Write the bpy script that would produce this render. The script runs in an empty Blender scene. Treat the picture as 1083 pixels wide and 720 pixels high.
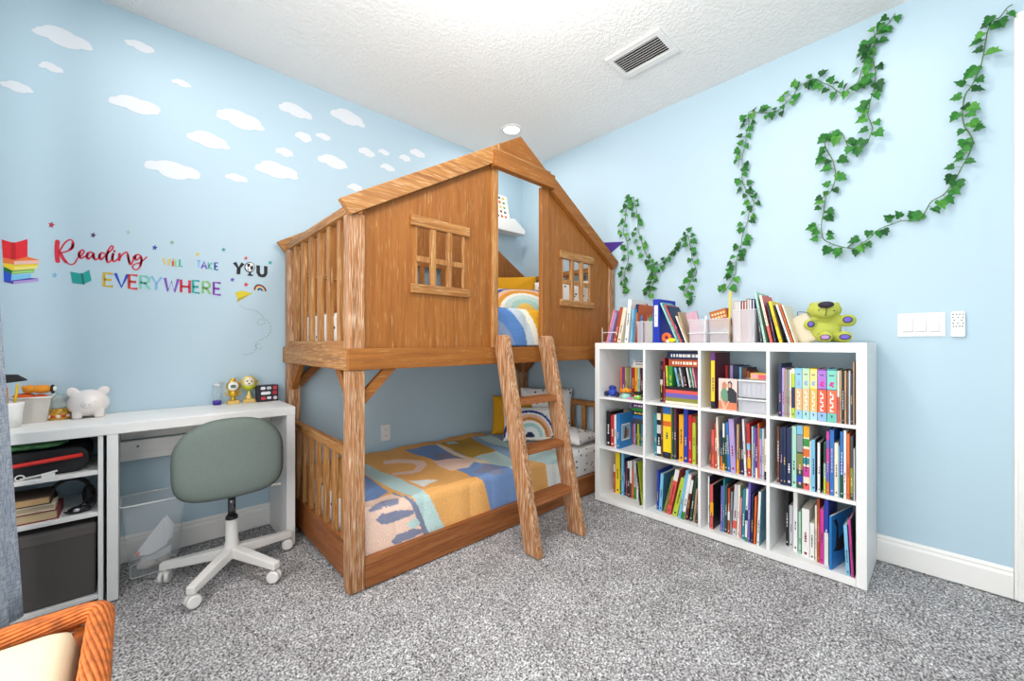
import bpy, bmesh, math, random
import numpy as np
from mathutils import Vector, Matrix, Euler
random.seed(7)
SC = bpy.context.scene
COL = SC.collection
PI = math.pi
# ------------------------------------------------------------------ camera model (photo is 1083 x 720)
F, CX, HZ, CAMH = 429.0, 541.5, 362.5, 1.12
YAW = math.radians(46.9)
VX, VY = math.cos(YAW), math.sin(YAW)
RX, RY = math.sin(YAW), -math.cos(YAW)
def ray(x, y):
    u = (x-CX)/F; w = (HZ-y)/F
    return VX+u*RX, VY+u*RY, w
def onZ(x, y, z=0.0):
    d = ray(x, y); t = (z-CAMH)/d[2]; return Vector((t*d[0], t*d[1], z))
def onX(x, y, X):
    d = ray(x, y); t = X/d[0]; return Vector((X, t*d[1], CAMH+t*d[2]))
def onY(x, y, Y):
    d = ray(x, y); t = Y/d[1]; return Vector((t*d[0], Y, CAMH+t*d[2]))
# room planes
XW, YW, XL, ZC = 2.825, 2.870, -0.62, 2.825

# ------------------------------------------------------------------ colours and materials
def lin(h):
    if isinstance(h, (tuple, list)): return tuple(h[:3])
    h = h.lstrip('#'); r = []
    for i in (0, 2, 4):
        v = int(h[i:i+2], 16)/255.0
        r.append(v/12.92 if v <= 0.04045 else ((v+0.055)/1.055)**2.4)
    return tuple(r)
MATS = {}
def newmat(name):
    m = bpy.data.materials.new(name); m.use_nodes = True
    nt = m.node_tree; b = nt.nodes['Principled BSDF']
    return m, nt, b
def N(nt, t, **kw):
    n = nt.nodes.new(t)
    for k, v in kw.items(): setattr(n, k, v)
    return n
def plain(h, rough=0.55, metal=0.0, spec=0.4, bump=0.0, bscale=80, alpha=1.0, var=0.0, trans=0.0):
    key = ('plain', str(h), rough, metal, spec, bump, bscale, alpha, var, trans)
    if key in MATS: return MATS[key]
    m, nt, b = newmat('paint_'+str(h).lstrip('#')[:6])
    c = lin(h)
    b.inputs['Base Color'].default_value = (*c, 1)
    b.inputs['Roughness'].default_value = rough
    b.inputs['Metallic'].default_value = metal
    b.inputs['Specular IOR Level'].default_value = spec
    b.inputs['Alpha'].default_value = alpha
    b.inputs['Transmission Weight'].default_value = trans
    if bump or var:
        g = N(nt, 'ShaderNodeNewGeometry')
        n = N(nt, 'ShaderNodeTexNoise'); n.inputs['Scale'].default_value = bscale; n.inputs['Detail'].default_value = 4
        nt.links.new(g.outputs['Position'], n.inputs['Vector'])
        if bump:
            bp = N(nt, 'ShaderNodeBump'); bp.inputs['Strength'].default_value = bump; bp.inputs['Distance'].default_value = 0.004
            nt.links.new(n.outputs['Fac'], bp.inputs['Height']); nt.links.new(bp.outputs['Normal'], b.inputs['Normal'])
        if var:
            r = N(nt, 'ShaderNodeValToRGB')
            r.color_ramp.elements[0].position = 0.3; r.color_ramp.elements[1].position = 0.7
            r.color_ramp.elements[0].color = (*[v*(1-var) for v in c], 1)
            r.color_ramp.elements[1].color = (*[min(1, v*(1+var)) for v in c], 1)
            nt.links.new(n.outputs['Fac'], r.inputs['Fac']); nt.links.new(r.outputs['Color'], b.inputs['Base Color'])
    MATS[key] = m
    return m
def wood(axis, kind):
    key = ('wood', axis, kind)
    if key in MATS: return MATS[key]
    dark, mid, light, streak = {
        'panel': ('87501e', '985c24', 'a3672c', 'cda36a'),
        'post':  ('7f4d27', 'a06a3e', 'b88458', 'e6cdb0'),
        'rail':  ('7a4722', '93562c', 'a5683a', 'c08e5e'),
        'trim':  ('865225', 'a46e38', 'b9854c', 'e0bf92')}[kind]
    m, nt, b = newmat('stained_wood_%s_%s' % (kind, axis))
    g = N(nt, 'ShaderNodeNewGeometry')
    mp = N(nt, 'ShaderNodeMapping')
    s = [46, 46, 46]; s['XYZ'.index(axis)] = 2.2
    mp.inputs['Scale'].default_value = s
    nt.links.new(g.outputs['Position'], mp.inputs['Vector'])
    n1 = N(nt, 'ShaderNodeTexNoise'); n1.inputs['Scale'].default_value = 1.3; n1.inputs['Detail'].default_value = 6; n1.inputs['Distortion'].default_value = 0.6
    nt.links.new(mp.outputs[0], n1.inputs['Vector'])
    r = N(nt, 'ShaderNodeValToRGB'); e = r.color_ramp.elements
    e[0].position = 0.28; e[0].color = (*lin(dark), 1); e[1].position = 0.72; e[1].color = (*lin(light), 1)
    x = e.new(0.5); x.color = (*lin(mid), 1)
    nt.links.new(n1.outputs['Fac'], r.inputs['Fac'])
    mp2 = N(nt, 'ShaderNodeMapping'); s2 = [190, 190, 190]; s2['XYZ'.index(axis)] = 11.0
    mp2.inputs['Scale'].default_value = s2
    nt.links.new(g.outputs['Position'], mp2.inputs['Vector'])
    n2 = N(nt, 'ShaderNodeTexNoise'); n2.inputs['Scale'].default_value = 1.0; n2.inputs['Detail'].default_value = 5
    nt.links.new(mp2.outputs[0], n2.inputs['Vector'])
    r2 = N(nt, 'ShaderNodeValToRGB'); e2 = r2.color_ramp.elements
    lo, hi = {'panel': (0.60, 0.76), 'post': (0.47, 0.68), 'rail': (0.58, 0.80), 'trim': (0.53, 0.74)}[kind]
    e2[0].position = lo; e2[0].color = (0, 0, 0, 1); e2[1].position = hi; e2[1].color = (.7, .7, .7, 1)
    nt.links.new(n2.outputs['Fac'], r2.inputs['Fac'])
    mx = N(nt, 'ShaderNodeMixRGB'); mx.inputs['Color2'].default_value = (*lin(streak), 1)
    nt.links.new(r2.outputs['Color'], mx.inputs['Fac']); nt.links.new(r.outputs['Color'], mx.inputs['Color1'])
    nt.links.new(mx.outputs[0], b.inputs['Base Color'])
    bp = N(nt, 'ShaderNodeBump'); bp.inputs['Strength'].default_value = 0.25; bp.inputs['Distance'].default_value = 0.003
    nt.links.new(n2.outputs['Fac'], bp.inputs['Height']); nt.links.new(bp.outputs['Normal'], b.inputs['Normal'])
    b.inputs['Roughness'].default_value = 0.5; b.inputs['Specular IOR Level'].default_value = 0.35
    MATS[key] = m
    return m
def vcol_mat(rough=0.9):
    if 'vcol' in MATS: return MATS['vcol']
    m, nt, b = newmat('printed_cotton')
    a = N(nt, 'ShaderNodeAttribute'); a.attribute_name = 'pattern'
    g = N(nt, 'ShaderNodeNewGeometry')
    n = N(nt, 'ShaderNodeTexNoise'); n.inputs['Scale'].default_value = 260; n.inputs['Detail'].default_value = 3
    nt.links.new(g.outputs['Position'], n.inputs['Vector'])
    r = N(nt, 'ShaderNodeValToRGB'); r.color_ramp.elements[0].position = .3; r.color_ramp.elements[1].position = .7
    r.color_ramp.elements[0].color = (.74, .74, .74, 1); r.color_ramp.elements[1].color = (1.12, 1.12, 1.12, 1)
    nt.links.new(n.outputs['Fac'], r.inputs['Fac'])
    mx = N(nt, 'ShaderNodeMixRGB'); mx.blend_type = 'MULTIPLY'; mx.inputs['Fac'].default_value = 1
    nt.links.new(a.outputs['Color'], mx.inputs['Color1']); nt.links.new(r.outputs['Color'], mx.inputs['Color2'])
    nt.links.new(mx.outputs[0], b.inputs['Base Color'])
    bp = N(nt, 'ShaderNodeBump'); bp.inputs['Strength'].default_value = 0.4; bp.inputs['Distance'].default_value = 0.003
    nt.links.new(n.outputs['Fac'], bp.inputs['Height']); nt.links.new(bp.outputs['Normal'], b.inputs['Normal'])
    b.inputs['Roughness'].default_value = rough; b.inputs['Specular IOR Level'].default_value = 0.1
    MATS['vcol'] = m
    return m
def dotted_mat():
    if 'dots' in MATS: return MATS['dots']
    m, nt, b = newmat('dotted_sheet')
    g = N(nt, 'ShaderNodeNewGeometry')
    v = N(nt, 'ShaderNodeTexVoronoi'); v.inputs['Scale'].default_value = 24
    nt.links.new(g.outputs['Position'], v.inputs['Vector'])
    r = N(nt, 'ShaderNodeValToRGB'); r.color_ramp.interpolation = 'CONSTANT'
    r.color_ramp.elements[0].color = (*lin('22202a'), 1); r.color_ramp.elements[1].position = 0.21; r.color_ramp.elements[1].color = (*lin('f2efec'), 1)
    nt.links.new(v.outputs['Distance'], r.inputs['Fac']); nt.links.new(r.outputs['Color'], b.inputs['Base Color'])
    b.inputs['Roughness'].default_value = 0.9; b.inputs['Specular IOR Level'].default_value = 0.1
    MATS['dots'] = m
    return m

# ------------------------------------------------------------------ mesh helpers
def BM(): return bmesh.new()
def box(bm, x0, x1, y0, y1, z0, z1, mi=0, M=None):
    vs = [Vector((x, y, z)) for z in (z0, z1) for y in (y0, y1) for x in (x0, x1)]
    if M is not None: vs = [M @ v for v in vs]
    v = [bm.verts.new(p) for p in vs]
    for f in ((0,2,3,1),(4,5,7,6),(0,1,5,4),(2,6,7,3),(0,4,6,2),(1,3,7,5)):
        fc = bm.faces.new([v[i] for i in f]); fc.material_index = mi
def prism(bm, pts, axis, a0, a1, mi=0):
    """pts: 2D outline in the two axes other than `axis` (x,y / x,z / y,z order), extruded from a0 to a1"""
    def mk(p, a):
        return {'X': (a, p[0], p[1]), 'Y': (p[0], a, p[1]), 'Z': (p[0], p[1], a)}[axis]
    A = [bm.verts.new(mk(p, a0)) for p in pts]; B = [bm.verts.new(mk(p, a1)) for p in pts]
    fs = [bm.faces.new(A), bm.faces.new(B[::-1])]
    n = len(pts)
    for i in range(n): fs.append(bm.faces.new((A[i], B[i], B[(i+1) % n], A[(i+1) % n])))
    for f in fs: f.material_index = mi
    return fs
def bar(bm, a, b, w, h, up=(0,0,1), mi=0):
    """rectangular bar from a to b, w across, h along `up`"""
    a, b = Vector(a), Vector(b); d = (b-a).normalized(); u = Vector(up); s = d.cross(u).normalized(); u = s.cross(d).normalized()
    vs = []
    for p in (a, b):
        for i, j in ((-1,-1),(1,-1),(1,1),(-1,1)): vs.append(bm.verts.new(p+s*(i*w/2)+u*(j*h/2)))
    for f in ((0,1,2,3),(7,6,5,4),(0,4,5,1),(1,5,6,2),(2,6,7,3),(3,7,4,0)):
        fc = bm.faces.new([vs[i] for i in f]); fc.material_index = mi
def tube(bm, pts, r, seg=8, mi=0, closed=False):
    pts = [Vector(p) for p in pts]; n = len(pts)
    rad = r if isinstance(r, (list, tuple)) else [r]*n
    rings = []; prev = None
    for i, p in enumerate(pts):
        a = pts[max(i-1, 0)] if not closed else pts[i-1]
        b = pts[min(i+1, n-1)] if not closed else pts[(i+1) % n]
        d = (b-a)
        d = d.normalized() if d.length > 1e-9 else Vector((0,0,1))
        if prev is None: s = d.orthogonal().normalized()
        else:
            s = prev - d*prev.dot(d)
            s = s.normalized() if s.length > 1e-6 else d.orthogonal().normalized()
        prev = s; t = d.cross(s)
        rings.append([bm.verts.new(p+(s*math.cos(2*PI*k/seg)+t*math.sin(2*PI*k/seg))*rad[i]) for k in range(seg)])
    m = n if closed else n-1
    for i in range(m):
        A, B = rings[i], rings[(i+1) % n]
        for k in range(seg):
            f = bm.faces.new((A[k], A[(k+1) % seg], B[(k+1) % seg], B[k])); f.material_index = mi; f.smooth = True
    if not closed:
        for R in (rings[0], rings[-1]):
            f = bm.faces.new(R); f.material_index = mi
def lathe(bm, prof, c, seg=24, mi=0, axis='Z', caps=True):
    c = Vector(c); rings = []
    for r, z in prof:
        ring = []
        for k in range(seg):
            a = 2*PI*k/seg
            o = Vector((r*math.cos(a), r*math.sin(a), z))
            if axis == 'X': o = Vector((o.z, o.x, o.y))
            if axis == 'Y': o = Vector((o.x, o.z, o.y))
            ring.append(bm.verts.new(c+o))
        rings.append(ring)
    for A, B in zip(rings, rings[1:]):
        for k in range(seg):
            f = bm.faces.new((A[k], A[(k+1) % seg], B[(k+1) % seg], B[k])); f.material_index = mi; f.smooth = True
    for R in (rings[0], rings[-1]) if caps else ():
        f = bm.faces.new(R); f.material_index = mi
def ball(bm, c, r, mi=0, u=16, v=10, M=None):
    r = Vector(r) if not isinstance(r, (int, float)) else Vector((r, r, r))
    mat = Matrix.Translation(Vector(c)) @ (M.to_4x4() if M is not None else Matrix()) @ Matrix.Diagonal((*r, 1))
    g = bmesh.ops.create_uvsphere(bm, u_segments=u, v_segments=v, radius=1, matrix=mat)
    for vv in g['verts']:
        for f in vv.link_faces: f.material_index = mi; f.smooth = True
def puffy(bm, outline, T, place, rings=7, power=2.6, mi=0, bend=None, colour=None, layer=None):
    """soft cushion: closed outline (2D), thickness T, place(x, y, h) -> world point"""
    n = len(outline); cx = sum(p[0] for p in outline)/n; cy = sum(p[1] for p in outline)/n
    for side in (1, -1):
        prev = None; cen = bm.verts.new(place(cx, cy, side*T/2))
        for k in range(1, rings+1):
            s = (k/rings)**0.75
            h = side*T/2*max(0.0, 1-s**power)**0.5
            ring = [bm.verts.new(place(cx+(p[0]-cx)*s, cy+(p[1]-cy)*s, h)) for p in outline]
            for i in range(n):
                j = (i+1) % n
                f = bm.faces.new((cen, ring[i], ring[j]) if prev is None else (prev[i], ring[i], ring[j], prev[j]))
                f.material_index = mi; f.smooth = True
            prev = ring
    bmesh.ops.remove_doubles(bm, verts=bm.verts, dist=1e-5)
def rrect(w, h, r, n=6):
    pts = []
    for cx, cy, a in ((w/2-r, h/2-r, 0), (-w/2+r, h/2-r, 90), (-w/2+r, -h/2+r, 180), (w/2-r, -h/2+r, 270)):
        for i in range(n+1):
            t = math.radians(a+90*i/n); pts.append((cx+r*math.cos(t), cy+r*math.sin(t)))
    return pts
def resample(pts, step):
    out = [Vector(pts[0])]
    for a, b in zip(pts, pts[1:]):
        a, b = Vector(a), Vector(b); n = max(1, int((b-a).length/step))
        for i in range(1, n+1): out.append(a.lerp(b, i/n))
    return out
def spline(pts, sub=6):
    P = [Vector(p) for p in pts]; out = []
    for i in range(len(P)-1):
        p0 = P[max(i-1, 0)]; p1 = P[i]; p2 = P[i+1]; p3 = P[min(i+2, len(P)-1)]
        for k in range(sub):
            t = k/sub
            out.append(0.5*((2*p1)+(p2-p0)*t+(2*p0-5*p1+4*p2-p3)*t*t+(3*p1-p0-3*p2+p3)*t**3))
    out.append(P[-1]); return out

# ------------------------------------------------------------------ objects
WL = {}
def obj(name, bm, mats, parent=None, bevel=0.0, smooth=False, paint=None, sub=0, kind=None):
    if not isinstance(mats, (list, tuple)): mats = [mats]
    bmesh.ops.recalc_face_normals(bm, faces=bm.faces)
    co = [v.co for v in bm.verts]
    lo = Vector([min(c[i] for c in co) for i in range(3)]); hi = Vector([max(c[i] for c in co) for i in range(3)])
    c = Vector(((lo.x+hi.x)/2, (lo.y+hi.y)/2, lo.z))
    me = bpy.data.meshes.new(name)
    if paint:
        cols = [paint(v.co.copy()) for v in bm.verts]
    bmesh.ops.translate(bm, verts=bm.verts, vec=-c)
    bm.to_mesh(me); bm.free()
    if paint:
        at = me.color_attributes.new('pattern', 'FLOAT_COLOR', 'POINT')
        at.data.foreach_set('color', np.array([(*k, 1.0) for k in cols], dtype=np.float32).ravel())
    for m in mats: me.materials.append(m)
    if smooth: me.shade_smooth()
    o = bpy.data.objects.new(name, me); COL.objects.link(o)
    WL[o] = c
    if parent is not None:
        o.parent = parent; o.location = c-WL[parent]
    else: o.location = c
    if bevel:
        md = o.modifiers.new('bevel', 'BEVEL'); md.width = bevel; md.segments = 2; md.limit_method = 'ANGLE'; md.angle_limit = math.radians(40)
    if sub:
        md = o.modifiers.new('subdivision', 'SUBSURF'); md.levels = sub; md.render_levels = sub
    if kind: o['kind'] = kind
    return o
def thing(name, label, cat, loc, group=None):
    o = bpy.data.objects.new(name, None); COL.objects.link(o)
    o.location = loc; o.empty_display_size = 0.05; WL[o] = Vector(loc)
    o['label'] = label; o['category'] = cat
    if group: o['group'] = group
    return o
def tag(o, label, cat, group=None):
    o['label'] = label; o['category'] = cat
    if group: o['group'] = group
    return o
def struct(name, bm, m, bevel=0.0, parent=None):
    o = obj(name, bm, m, parent, bevel)
    if parent is None: o['kind'] = 'structure'
    return o
# light levels and paints
WALLHEX, CEILHEX = 'bbd2df', 'f6f5f3'
CANP, WINP, WORLDC, WORLDS, EXPO = 2.4, 31.0, (1.0, .985, .965), 1.7, 0.54
DOMEP = 22.0
# ================================================================== ROOM
def wall_paint(name, h):
    m, nt, b = newmat(name)
    b.inputs['Base Color'].default_value = (*lin(h), 1); b.inputs['Roughness'].default_value = 0.5; b.inputs['Specular IOR Level'].default_value = 0.35
    g = N(nt, 'ShaderNodeNewGeometry'); n = N(nt, 'ShaderNodeTexNoise'); n.inputs['Scale'].default_value = 140; n.inputs['Detail'].default_value = 3
    nt.links.new(g.outputs['Position'], n.inputs['Vector'])
    bp = N(nt, 'ShaderNodeBump'); bp.inputs['Strength'].default_value = 0.08; bp.inputs['Distance'].default_value = 0.003
    nt.links.new(n.outputs['Fac'], bp.inputs['Height']); nt.links.new(bp.outputs['Normal'], b.inputs['Normal'])
    return m
M_WALL = wall_paint('pale_blue_wall_paint', WALLHEX)
M_WHITE = plain('f1f0ee', 0.45, spec=0.4)
M_TRIM = plain('f3f0ec', 0.4)
def ceiling_mat():
    m, nt, b = newmat('textured_white_ceiling')
    b.inputs['Base Color'].default_value = (*lin(CEILHEX), 1); b.inputs['Roughness'].default_value = 0.9; b.inputs['Specular IOR Level'].default_value = 0.1
    g = N(nt, 'ShaderNodeNewGeometry'); n = N(nt, 'ShaderNodeTexNoise'); n.inputs['Scale'].default_value = 55; n.inputs['Detail'].default_value = 5
    nt.links.new(g.outputs['Position'], n.inputs['Vector'])
    r = N(nt, 'ShaderNodeValToRGB'); r.color_ramp.elements[0].position = .42; r.color_ramp.elements[1].position = .6
    nt.links.new(n.outputs['Fac'], r.inputs['Fac'])
    bp = N(nt, 'ShaderNodeBump'); bp.inputs['Strength'].default_value = 0.35; bp.inputs['Distance'].default_value = 0.006
    nt.links.new(r.outputs['Color'], bp.inputs['Height']); nt.links.new(bp.outputs['Normal'], b.inputs['Normal'])
    return m
def carpet_mat():
    m, nt, b = newmat('grey_shag_carpet')
    g = N(nt, 'ShaderNodeNewGeometry')
    n = N(nt, 'ShaderNodeTexNoise'); n.inputs['Scale'].default_value = 135; n.inputs['Detail'].default_value = 4; n.inputs['Roughness'].default_value = .65
    nt.links.new(g.outputs['Position'], n.inputs['Vector'])
    r = N(nt, 'ShaderNodeValToRGB'); e = r.color_ramp.elements
    e[0].position = .37; e[0].color = (*lin('4a4849'), 1); e[1].position = .64; e[1].color = (*lin('f3f1f1'), 1)
    x = e.new(.5); x.color = (*lin('a6a4a5'), 1)
    nt.links.new(n.outputs['Fac'], r.inputs['Fac'])
    n2 = N(nt, 'ShaderNodeTexNoise'); n2.inputs['Scale'].default_value = 5.5; n2.inputs['Detail'].default_value = 3
    nt.links.new(g.outputs['Position'], n2.inputs['Vector'])
    r2 = N(nt, 'ShaderNodeValToRGB'); r2.color_ramp.elements[0].position = .35; r2.color_ramp.elements[1].position = .65
    r2.color_ramp.elements[0].color = (.80, .79, .79, 1); r2.color_ramp.elements[1].color = (1, 1, 1, 1)
    nt.links.new(n2.outputs['Fac'], r2.inputs['Fac'])
    mx = N(nt, 'ShaderNodeMixRGB'); mx.blend_type = 'MULTIPLY'; mx.inputs['Fac'].default_value = 1
    nt.links.new(r.outputs['Color'], mx.inputs['Color1']); nt.links.new(r2.outputs['Color'], mx.inputs['Color2'])
    nt.links.new(mx.outputs[0], b.inputs['Base Color'])
    b.inputs['Roughness'].default_value = 1; b.inputs['Specular IOR Level'].default_value = 0.05
    return m
# floor with real pile relief where the photo looks
def floor():
    x0, x1, y0, y1, st = XL-0.02, XW+0.02, -1.0, YW+0.02, 0.0075
    nx, ny = int((x1-x0)/st), int((y1-y0)/st)
    rng = np.random.default_rng(3)
    h = rng.random((ny+1, nx+1))
    h = (h+np.roll(h, 1, 0)+np.roll(h, 1, 1)+np.roll(np.roll(h, 1, 0), 1, 1))/4
    h = (h-0.5)*0.016
    X, Y = np.meshgrid(np.linspace(x0, x1, nx+1), np.linspace(y0, y1, ny+1))
    jx = (rng.random(X.shape)-.5)*st*.7; jy = (rng.random(X.shape)-.5)*st*.7
    co = np.stack([X+jx, Y+jy, h-0.006], -1).reshape(-1, 3)
    i = np.arange(ny)[:, None]*(nx+1)+np.arange(nx)[None, :]
    fc = np.stack([i, i+1, i+nx+2, i+nx+1], -1).reshape(-1, 4)
    me = bpy.data.meshes.new('floor')
    me.vertices.add(len(co)); me.vertices.foreach_set('co', co.ravel())
    me.loops.add(fc.size); me.loops.foreach_set('vertex_index', fc.ravel().astype(np.int32))
    me.polygons.add(len(fc)); me.polygons.foreach_set('loop_start', (np.arange(len(fc))*4).astype(np.int32))
    me.update(calc_edges=True); me.validate()
    me.materials.append(carpet_mat()); me.shade_smooth()
    o = bpy.data.objects.new('floor', me); COL.objects.link(o); o['kind'] = 'structure'
floor()
bm = BM(); box(bm, XL-0.1, XW+0.1, -1.0, YW+0.1, ZC, ZC+0.08); struct('ceiling', bm, ceiling_mat())
bm = BM(); box(bm, XL-0.1, XW+0.1, YW, YW+0.1, -0.05, ZC); struct('wall_back', bm, M_WALL)
# right wall with a doorway at the photo's right edge
DY = -0.29
bm = BM(); box(bm, XW, XW+0.12, DY, YW, -0.05, ZC); box(bm, XW, XW+0.12, -1.0, DY, 2.47, ZC); struct('wall_right', bm, M_WALL)
bm = BM()
box(bm, XW-0.018, XW, DY, -0.205, 0, 2.47); box(bm, XW-0.024, XW, DY+0.055, -0.215, 0, 2.47); box(bm, XW-0.012, XW, DY-0.02, DY, 0, 2.47)
box(bm, XW-0.018, XW, -1.0, -0.205, 2.47, 2.555); box(bm, XW-0.024, XW, -1.0, -0.215, 2.525, 2.545)
struct('trim_1', bm, M_TRIM, 0.003)
bm = BM(); box(bm, XW+0.02, XW+0.06, -1.0, DY-0.004, 0.012, 2.465)
d = struct('door_1', bm, M_WHITE)
bm = BM()
for z0, z1 in ((0.2, 1.05), (1.2, 2.3)): box(bm, XW+0.012, XW+0.02, -0.95, DY-0.13, z0, z1)
obj('raised_panel', bm, M_WHITE, d, 0.004)
# left wall with a window opening (outside the frame, enlarged to light the room)
WY0, WY1, WZ0, WZ1 = -0.75, 1.75, 0.35, 2.40
bm = BM()
box(bm, XL-0.12, XL, -1.0, WY0, -0.05, ZC); box(bm, XL-0.12, XL, WY1, YW, -0.05, ZC)
box(bm, XL-0.12, XL, WY0, WY1, -0.05, WZ0); box(bm, XL-0.12, XL, WY0, WY1, WZ1, ZC)
struct('wall_left', bm, M_WALL)
bm = BM(); box(bm, XL-0.12, XW+0.12, -1.1, -1.0, -0.05, ZC); struct('wall_front', bm, M_WALL)
bm = BM()
for a, b2 in ((WY0, WY0+.05), (WY1-.05, WY1), ((WY0+WY1)/2-.02, (WY0+WY1)/2+.02)): box(bm, XL-.09, XL-.04, a, b2, WZ0, WZ1)
for a, b2 in ((WZ0, WZ0+.05), (WZ1-.05, WZ1), ((WZ0+WZ1)/2-.02, (WZ0+WZ1)/2+.02)): box(bm, XL-.088, XL-.042, WY0, WY1, a, b2)
struct('window_1', bm, M_TRIM)
def baseboard(name, pts, axis, a0, a1):
    bm = BM(); prism(bm, pts, axis, a0, a1); struct(name, bm, M_TRIM, 0.0015)
prof = [(0, 0), (0.015, 0), (0.015, 0.098), (0.010, 0.112), (0.012, 0.118), (0.006, 0.132), (0, 0.132)]
baseboard('baseboard_right', [(XW-0.0005-p[0], p[1]) for p in prof], 'Y', -0.204, YW)
baseboard('baseboard_back', [(YW-0.0005-p[0], p[1]) for p in prof], 'X', XL, XW-0.016)
# ceiling air vent
v = thing('air_vent', 'white rectangular ceiling air vent with dark slots', 'vent', (2.2, 1.23, ZC))
bm = BM()
X0, X1, Y0, Y1 = 2.074, 2.324, 1.055, 1.40
xi0, xi1, yi0, yi1 = 2.116, 2.276, 1.09, 1.372
for a in ((X0, xi0, Y0, Y1), (xi1, X1, Y0, Y1), (xi0, xi1, Y0, yi0), (xi0, xi1, yi1, Y1)): box(bm, a[0], a[1], a[2], a[3], ZC-0.012, ZC)
obj('frame', bm, M_WHITE, v, 0.004)
bm = BM(); box(bm, xi0, xi1, yi0, yi1, ZC-0.0015, ZC-0.0005); obj('duct_shade', bm, plain('1a1a1c', .9), v)  # near-black sheet stands in for the shade inside the duct
for k in range(8):
    x = xi0+(k+.5)*(xi1-xi0)/8
    bm = BM(); M = Matrix.Translation((x, 0, ZC-0.008)) @ Matrix.Rotation(math.radians(-35), 4, 'Y')
    box(bm, -0.0055, 0.0055, yi0, yi1, -0.0008, 0.0008, M=M); obj('slat', bm, M_WHITE, v)
# recessed lights
def emit(name, col, s):
    m = bpy.data.materials.new(name); m.use_nodes = True; nt = m.node_tree; nt.nodes.remove(nt.nodes['Principled BSDF'])
    e = N(nt, 'ShaderNodeEmission'); e.inputs['Color'].default_value = (*col, 1); e.inputs['Strength'].default_value = s
    nt.links.new(e.outputs[0], nt.nodes['Material Output'].inputs['Surface']); return m
M_LAMP = emit('lamp_diffuser', (1, .97, .93), 6)
def can(x, y, label, power):
    t = thing('recessed_light', label, 'ceiling light', (x, y, ZC), 'recessed ceiling lights')
    bm = BM(); lathe(bm, [(0.060, 0), (0.088, 0), (0.088, -0.004), (0.078, -0.008), (0.062, -0.006)], (x, y, ZC), 32, caps=False); obj('trim_ring', bm, M_WHITE, t, smooth=True)
    bm = BM(); lathe(bm, [(0.0, -0.003), (0.061, -0.003), (0.061, -0.0045), (0.0, -0.0045)], (x, y, ZC), 32); obj('lamp_diffuser', bm, M_LAMP, t)
    l = bpy.data.lights.new('downlight', 'AREA'); l.shape = 'DISK'; l.size = 0.12; l.energy = power; l.color = (1, .965, .92)
    lo = bpy.data.objects.new('downlight', l); COL.objects.link(lo); lo.location = (0, 0, -0.012); lo.parent = t
can(2.214, 2.371, 'round recessed ceiling light glowing above the peak of the house bed', CANP*1.5)
can(0.12, 2.20, 'round recessed ceiling light over the desk wall, out of frame', CANP*1.6)
can(2.15, 0.25, 'round recessed ceiling light near the doorway, out of frame', CANP)
can(0.16, 0.25, 'round recessed ceiling light behind the camera, out of frame', CANP)
# unseen flush lamp added mid-ceiling, above the frame, to even out the lighting
dl = thing('added_ceiling_lamp', 'round white flush ceiling lamp added to light the room, unseen above the frame', 'ceiling light', (1.05, 1.0, ZC))
bm = BM(); lathe(bm, [(.17, -.0005), (.175, -.03), (.165, -.045), (.02, -.045)], (1.05, 1.0, ZC), 32); obj('canopy', bm, M_WHITE, dl)
bm = BM(); lathe(bm, [(.155, -.0455), (.145, -.085), (.10, -.118), (.02, -.13)], (1.05, 1.0, ZC), 32); obj('glass_dome', bm, emit('lamp_dome', (1, .97, .93), 4), dl)
l = bpy.data.lights.new('dome_fill_light', 'POINT'); l.shadow_soft_size = .14; l.energy = DOMEP; l.color = (1, .975, .945)
lo = bpy.data.objects.new('dome_fill_light', l); COL.objects.link(lo); lo.location = (0, 0, -.30); lo.parent = dl
l = bpy.data.lights.new('window_daylight', 'AREA'); l.shape = 'RECTANGLE'; l.size = WY1-WY0-.1; l.size_y = WZ1-WZ0-.1; l.energy = WINP; l.color = (1, .988, .965)
lo = bpy.data.objects.new('window_daylight', l); COL.objects.link(lo); lo.location = (XL-0.13, (WY0+WY1)/2, (WZ0+WZ1)/2); lo.rotation_euler = (PI/2, 0, -PI/2)
w = bpy.data.worlds.new('world'); SC.world = w; w.use_nodes = True
w.node_tree.nodes['Background'].inputs['Color'].default_value = (*WORLDC, 1); w.node_tree.nodes['Background'].inputs['Strength'].default_value = WORLDS
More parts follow.
